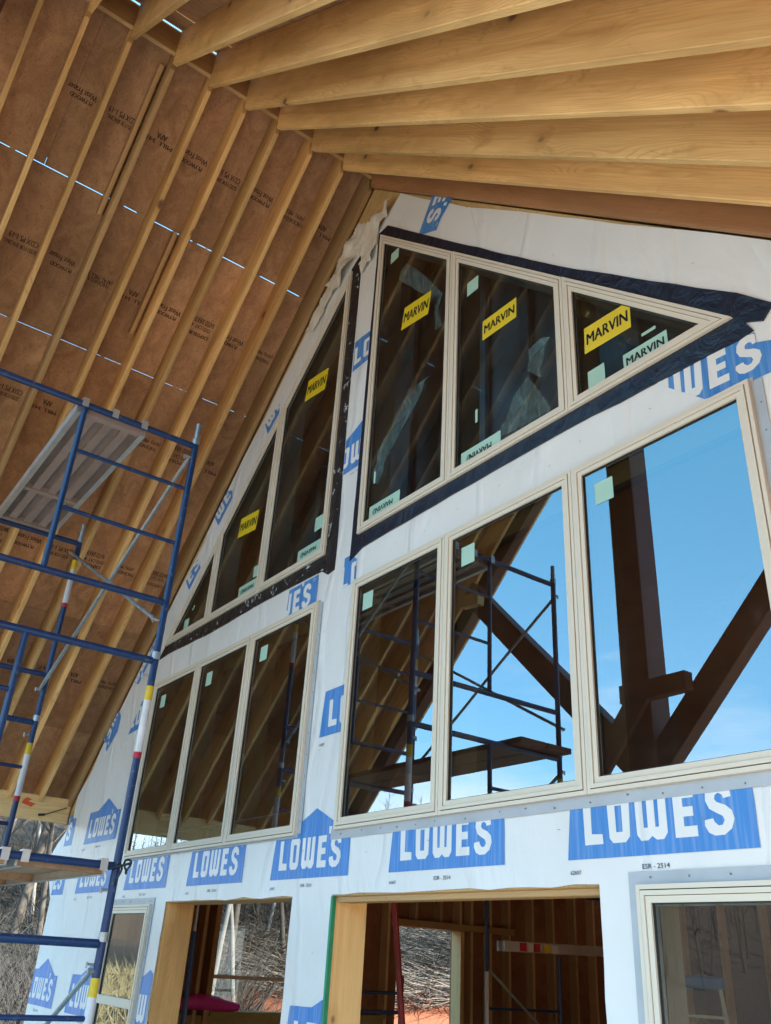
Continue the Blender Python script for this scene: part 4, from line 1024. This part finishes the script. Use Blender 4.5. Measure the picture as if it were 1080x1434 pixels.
tubeset('cross_brace', 'silver brace on the scaffold inside the middle wall opening', 'brace', [('brace_tube', (-7.47, 4.1, .0), (-7.47, 5.0, -.62), .014)], MT['galv'])
o = board('scaffold_plank', (-7.40, 4.2, .225), (-7.40, 6.3, .26), .12, .10, MT['alu'], None); tag(o, 'grey aluminium plank with red and yellow tags inside the middle wall opening', 'plank')
for a_, c_ in (('tag_red', 0), ('tag_white', .12), ('tag_red', .2), ('tag_yellow', .36), ('tag_white', .48)):
    b = MB(); b.box((-7.338, 4.42 + c_, .19), (-7.336, 4.42 + c_ + .10, .27)); b.build('plank_tag', MT[a_], o)
tubeset('scaffold', 'low blue ladder frame inside the middle wall opening beside the red ladder', 'scaffold frame',
        [('leg', (-7.5, 2.38, GZ + .06), (-7.5, 2.38, -.20)), ('leg', (-7.5, 3.0, GZ + .06), (-7.5, 3.0, -.10)), ('rung', (-7.5, 2.38, -.25), (-7.5, 3.0, -.25), .016), ('rung', (-7.5, 2.38, -.41), (-7.5, 3.0, -.41), .016), ('rung', (-7.5, 2.38, -.9), (-7.5, 3.0, -.9), .016)], MT['blue'])
tubeset('scaffold_pole', 'blue pole standing inside the smaller wall opening', 'pole', [('pole', (-7.0, .58, GZ + .06), (-7.05, .56, .14)), ('inner_pole', (-7.05, .56, .14), (-7.07, .56, .9), .014, MT['galv'])], MT['blue'])
o = empty('ladder', (-6.7, 2.6, GZ), 'red ladder leaning inside the middle wall opening', 'ladder')
for dx, dy in ((0, 0), (-.32, .22)):
    board('side_rail', (-6.62 + dx, 2.55 + dy, GZ + .06), (-6.78 + dx, 2.34 + dy, .50), .03, .09, MT['red'], o, up=(1, -1, 0))
for k in range(7):
    t = (k + .7) / 7.6; p = Vector((-6.62, 2.55, GZ + .06)).lerp(Vector((-6.78, 2.34, .50)), t); b = MB(); b.tube(p, p + Vector((-.32, .22, 0)), .014, 8); b.build('rung', MT['alu'], o)
o = empty('stepladder', (-5.5, 4.5, GZ), 'pale stepladder with a blue top, inside behind the right lower window', 'ladder')
sx, sy = -5.70, 5.2; d1 = Vector((.8, .6, 0)); d2 = Vector((-.6, .8, 0))
b = MB(); c = Vector((sx, sy, .0))
b.box((-.20, -.12, -.05), (.20, .12, .06)); b.build('top_cap', MT['blue_plastic'], o, frame_mw(c, d1, (0, 0, 1)), bevel=.02)
for a_ in (-.16, .16):
    for s_ in (-1, 1):
        board('rail', c + d1 * a_ + d2 * (.06 * s_) + Vector((0, 0, -.05)), c + d1 * (a_ * 1.75) + d2 * (.48 * s_) + Vector((0, 0, GZ + .06)), .035, .09, MT['pale_ladder'], o, up=d2)
for k in range(5):
    t = (k + 1) / 6; hw = .16 + .12 * t; p = c + d2 * (-.06 - .42 * t) + Vector((0, 0, (GZ + .11) * t)); board('step', p - d1 * hw, p + d1 * hw, .09, .025, MT['pale_ladder'], o)
o = crumple('plastic_roll', [(1.5, 0), (2.3, 0), (2.3, .1), (1.5, .1)], .0, None, MT['pink']); bpy.data.objects.remove(o)
b = MB(); pr = None
for k in range(9):
    p = Vector((IX + .0, 1.45 + k * .085, -.47 + .02 * math.sin(k * .6))); rr = .05 + .022 * math.sin(k * .5) + .006 * (k % 2)
    if pr is not None: b.tube(pr[0], p, pr[1], 14, 0, rr, caps=(k in (1,)))
    pr = (p, rr)
o = b.build('plastic_roll', MT['pink'], smooth=True); tag(o, 'crumpled bright pink plastic roll lying on the sill inside the smaller opening', 'plastic roll')
o = empty('lumber_stack', (-11, 5.4, GZ), 'pale boards stacked outside, seen through the far side window opening', 'lumber')
for k in range(4):
    for j in range(3): board('plank', (-12.2 + .1 * k, 5.6 + .3 * j, -1.62 + .2 * k + j * .02), (-10.5, 7.4 + .3 * j, -1.62 + .22 * k), .28, .05, MT['pale'], o)

# ------------------------------------------------------------------ woods
def tree_mesh(seed, H, r0, forks, upright=.75):
    rnd = random.Random(seed); tr_ = MB(); cr_ = MB()
    def limb(mb, p, d, L, r, depth):
        segs = 5 if depth == 0 else 3; q = p; rr = r
        for k in range(segs):
            d = (d + Vector((rnd.uniform(-.1, .1), rnd.uniform(-.1, .1), rnd.uniform(-.02, .10)))).normalized()
            q2 = q + d * L / segs; r2 = max(.004, rr * (1 - .55 / segs - .06))
            mb.tube(q, q2, rr, 7 if depth == 0 else 4, 0, r2, caps=False)
            if depth < 3:
                nb = (0 if (depth == 0 and k < 1) else forks if depth == 0 else 2)
                for _ in range(nb):
                    a = rnd.uniform(0, 6.283); t = rnd.uniform(.45, 1.0)
                    sd = Vector((math.cos(a), math.sin(a), 0)); nd = (d * upright + sd * rnd.uniform(.45, .9)).normalized()
                    limb(cr_, q.lerp(q2, t), nd, L * rnd.uniform(.26, .42) * (1 if depth else .95), r2 * rnd.uniform(.35, .5), depth + 1)
            q = q2; rr = r2
    limb(tr_, Vector((0, 0, -.3)), Vector((rnd.uniform(-.06, .06), rnd.uniform(-.06, .06), 1)).normalized(), H, r0, 0)
    return tr_, cr_
protos = []
for k in range(5):
    t_, c_ = tree_mesh(20 + k, 9 + k, .075 + .014 * k, 4, .8)
    protos.append((t_, c_, MT['bark'], 0))
for k in range(3):
    t_, c_ = tree_mesh(60 + k, 10 + k, .055, 3, 1.0)
    protos.append((t_, c_, MT['birch'], 1))
pobj = []
rt = random.Random(5); cnt = 0
GROUPL = ('bare grey-barked tree in the woods on the slope beside the house', 'pale white-barked tree in the woods on the slope beside the house')
spots = []
for k in range(900):
    az = R(rt.uniform(-14, 78)); rr = rt.uniform(15, 42) if k % 2 else rt.uniform(15, 26)
    x = -4.5 - rr * math.cos(az); y = 3.5 + rr * math.sin(az)
    if x > -15.5 and y < 3: continue
    if 3.5 < y < 9 and x > -14.5: continue
    if any((x - a) ** 2 + (y - b_) ** 2 < 1.4 for a, b_ in spots): continue
    spots.append((x, y))
    if len(spots) >= 190: break
spots += [(-15.3, 4.75), (-16.2, 5.9), (-16.9, 4.6), (-18.0, 5.9)]
for k, (x, y) in enumerate(spots):
    pi = 5 + k % 3 if (k % 4 == 0 or k >= len(spots) - 4) else k % 5
    t_, c_, mt, gi = protos[pi]
    mw = Matrix.Translation((x, y, hgt(x, y))) @ Matrix.Rotation(rt.uniform(0, 6.28), 4, 'Z') @ Matrix.Diagonal((1, 1, rt.uniform(.85, 1.15), 1))
    o = bpy.data.objects.new('bare_tree' if gi == 0 else 'birch_tree', None); C.objects.link(o); place(o, mw)
    tag(o, GROUPL[gi], 'tree', ('bare trees on the slope', 'white-barked trees on the slope')[gi])
    hit = [q for q in pobj if q[0] == pi]
    if not hit:
        a = t_.build('trunk', mt, o, mw, smooth=True); c2 = c_.build('crown', mt, o, mw); pobj.append((pi, a, c2))
    else:
        copy_obj(hit[0][1], mw, o); copy_obj(hit[0][2], mw, o)
# brush and cut branches on the bank
def twigs(name, n, region, L0, L1, r, mat, kind='stuff', flat=.5, seed=1, up=.4):
    rd = random.Random(seed); b = MB()
    for k in range(n):
        x, y = region(rd); z = hgt(x, y) + rd.uniform(0, up); a = rd.uniform(0, 6.28); L = rd.uniform(L0, L1)
        d = Vector((math.cos(a), math.sin(a), rd.uniform(-.1, flat))).normalized(); p = Vector((x, y, z)); m_ = p + d * L * .5 + Vector((0, 0, rd.uniform(-.05, .08))) * L
        e = m_ + (d + Vector((rd.uniform(-.3, .3), rd.uniform(-.3, .3), rd.uniform(-.1, .3)))).normalized() * L * .5
        b.tube(p, m_, r * rd.uniform(.5, 1.4), 3, 0, None, False); b.tube(m_, e, r * .6, 3, 0, r * .2, False)
    o = b.build(name, mat); tag(o, kind=kind); return o
def reg(az0, az1, r0, r1):
    def f(rd):
        az = R(rd.uniform(az0, az1)); rr = math.sqrt(rd.uniform(r0 * r0, r1 * r1)); return -4.5 - rr * math.cos(az), 3.5 + rr * math.sin(az)
    return f
twigs('brush_pile', 5200, reg(16, 48, 15, 20), .6, 2.4, .011, MT['brush'], flat=.2, seed=2, up=.35)
twigs('undergrowth', 14000, lambda rd: (reg(-14, 70, 17, 30)(rd) if rd.random() < .7 else reg(-12, 14, 9.0, 15.5)(rd)), .5, 2.0, .009, MT['undergrowth'], flat=1.6, seed=3, up=.1)
def reg2(rd):
    return rd.uniform(-40, -12.5), rd.uniform(-18, 0)
twigs('thicket', 6000, reg(-10, 35, 10.5, 16), .4, 1.6, .007, MT['undergrowth'], flat=1.8, seed=12, up=.1) if False else None
twigs('dry_grass', 9000, reg2, .3, .9, .012, MT['straw'], flat=2.5, seed=4, up=.0)
# distant tree line in front, mirrored as a thin ragged line in the windows
b = MB(); rd = random.Random(9)
for k in range(650):
    x = rd.uniform(-150, 60); y = -rd.uniform(36, 92); h = rd.uniform(4, 8.5); z = hgt(x, y) - .2; lx = rd.uniform(-.4, .4); ly = rd.uniform(-.4, .4)
    b.tube((x, y, z), (x + lx, y + ly, z + h), rd.uniform(.06, .14), 4, 0, .02, False)
    for j in range(13):
        t = rd.uniform(.25, .98); a = rd.uniform(0, 6.28); L = h * rd.uniform(.10, .28) * (1.25 - t); p = (x + lx * t, y + ly * t, z + h * t)
        q = (p[0] + L * math.cos(a), p[1] + L * math.sin(a), p[2] + L * rd.uniform(.4, 1.1)); b.tube(p, q, .035, 3, 0, .012, False)
        b.tube(q, (q[0] + L * .5 * math.cos(a + 1), q[1] + L * .5 * math.sin(a + 1), q[2] + L * .5), .014, 3, 0, .006, False)
o = b.build('treeline', MT['bark']); tag(o, kind='stuff')

# ------------------------------------------------------------------ light, sky, camera
SUN_EL, SUN_AZ = 38, 62        # azimuth measured from +y (behind the house) towards +x
w = bpy.data.worlds.new('World'); S.world = w; w.use_nodes = True
nt = w.node_tree; nt.nodes.clear()
sky = nt.nodes.new('ShaderNodeTexSky'); sky.sky_type = 'NISHITA'; sky.sun_disc = False
sky.sun_elevation = R(SUN_EL); sky.sun_rotation = R(SUN_AZ); sky.air_density = 1.0; sky.dust_density = 1.6; sky.ozone_density = 1.2
bg = nt.nodes.new('ShaderNodeBackground'); bg.inputs['Strength'].default_value = .14
wo = nt.nodes.new('ShaderNodeOutputWorld')
# thin bright cloud near the horizon
tc = nt.nodes.new('ShaderNodeTexCoord'); mp = nt.nodes.new('ShaderNodeMapping'); mp.inputs['Scale'].default_value = (1.2, 1.2, 5)
nz = nt.nodes.new('ShaderNodeTexNoise'); nz.inputs['Scale'].default_value = 2.2; nz.inputs['Detail'].default_value = 7; nz.inputs['Roughness'].default_value = .62
nt.links.new(tc.outputs['Generated'], mp.inputs[0]); nt.links.new(mp.outputs[0], nz.inputs['Vector'])
sp = nt.nodes.new('ShaderNodeSeparateXYZ'); nt.links.new(tc.outputs['Generated'], sp.inputs[0])
m1 = nt.nodes.new('ShaderNodeMapRange'); m1.inputs['From Min'].default_value = .10; m1.inputs['From Max'].default_value = .34; m1.inputs['To Min'].default_value = .30; m1.inputs['To Max'].default_value = -.18
nt.links.new(sp.outputs[2], m1.inputs[0])
ad = nt.nodes.new('ShaderNodeMath'); ad.operation = 'ADD'; nt.links.new(nz.outputs['Fac'], ad.inputs[0]); nt.links.new(m1.outputs[0], ad.inputs[1])
m2 = nt.nodes.new('ShaderNodeMapRange'); m2.inputs['From Min'].default_value = .50; m2.inputs['From Max'].default_value = 1.0
nt.links.new(ad.outputs[0], m2.inputs[0])
mx = nt.nodes.new('ShaderNodeMix'); mx.data_type = 'RGBA'; nt.links.new(m2.outputs[0], mx.inputs[0]); tn = nt.nodes.new('ShaderNodeMix'); tn.data_type = 'RGBA'; tn.blend_type = 'MULTIPLY'; tn.inputs[0].default_value = 1; tn.inputs[7].default_value = (1.03, 1.14, 1.22, 1)
nt.links.new(sky.outputs[0], tn.inputs[6]); vl = nt.nodes.new('ShaderNodeMix'); vl.data_type = 'RGBA'; vl.inputs[0].default_value = .22; vl.inputs[7].default_value = (.9, 7.2, 10.2, 1)
nt.links.new(tn.outputs[2], vl.inputs[6]); nt.links.new(vl.outputs[2], mx.inputs[6]); mx.inputs[7].default_value = (7.5, 7.8, 8.2, 1)
nt.links.new(mx.outputs[2], bg.inputs[0]); nt.links.new(bg.outputs[0], wo.inputs[0])
sl = bpy.data.lights.new('sun', 'SUN'); sl.energy = 5.0; sl.angle = R(.5); sl.color = (1, .93, .80)
so = bpy.data.objects.new('sun', sl); C.objects.link(so)
el, az = R(SUN_EL), R(SUN_AZ)
ds = Vector((math.sin(az) * math.cos(el), math.cos(az) * math.cos(el), math.sin(el)))
so.matrix_basis = ds.to_track_quat('Z', 'Y').to_matrix().to_4x4()

cam = bpy.data.cameras.new('camera'); co = bpy.data.objects.new('camera', cam); C.objects.link(co)
RR = ((0.59010081, 0.80541531, 0.05556263), (-0.34692954, 0.31512387, -0.88336677), (-0.72898623, 0.50199913, 0.46537721))
mc = Matrix(((RR[0][0], -RR[1][0], -RR[2][0]), (RR[0][1], -RR[1][1], -RR[2][1]), (RR[0][2], -RR[1][2], -RR[2][2]))).to_4x4()
mc.translation = (0, -2.7, 0); co.matrix_basis = mc
cam.sensor_fit = 'VERTICAL'; cam.sensor_height = 24; cam.lens = 1198.79 / 1434 * 24; cam.clip_start = .02; cam.clip_end = 2000
S.camera = co
S.view_settings.view_transform = 'Standard'; S.view_settings.look = 'None'; S.view_settings.gamma = 1
S.view_settings.exposure = 2.06
S.cycles.max_bounces = 10; S.cycles.transparent_max_bounces = 16; S.cycles.diffuse_bounces = 5; S.cycles.glossy_bounces = 5
S.cycles.caustics_reflective = False; S.cycles.caustics_refractive = False
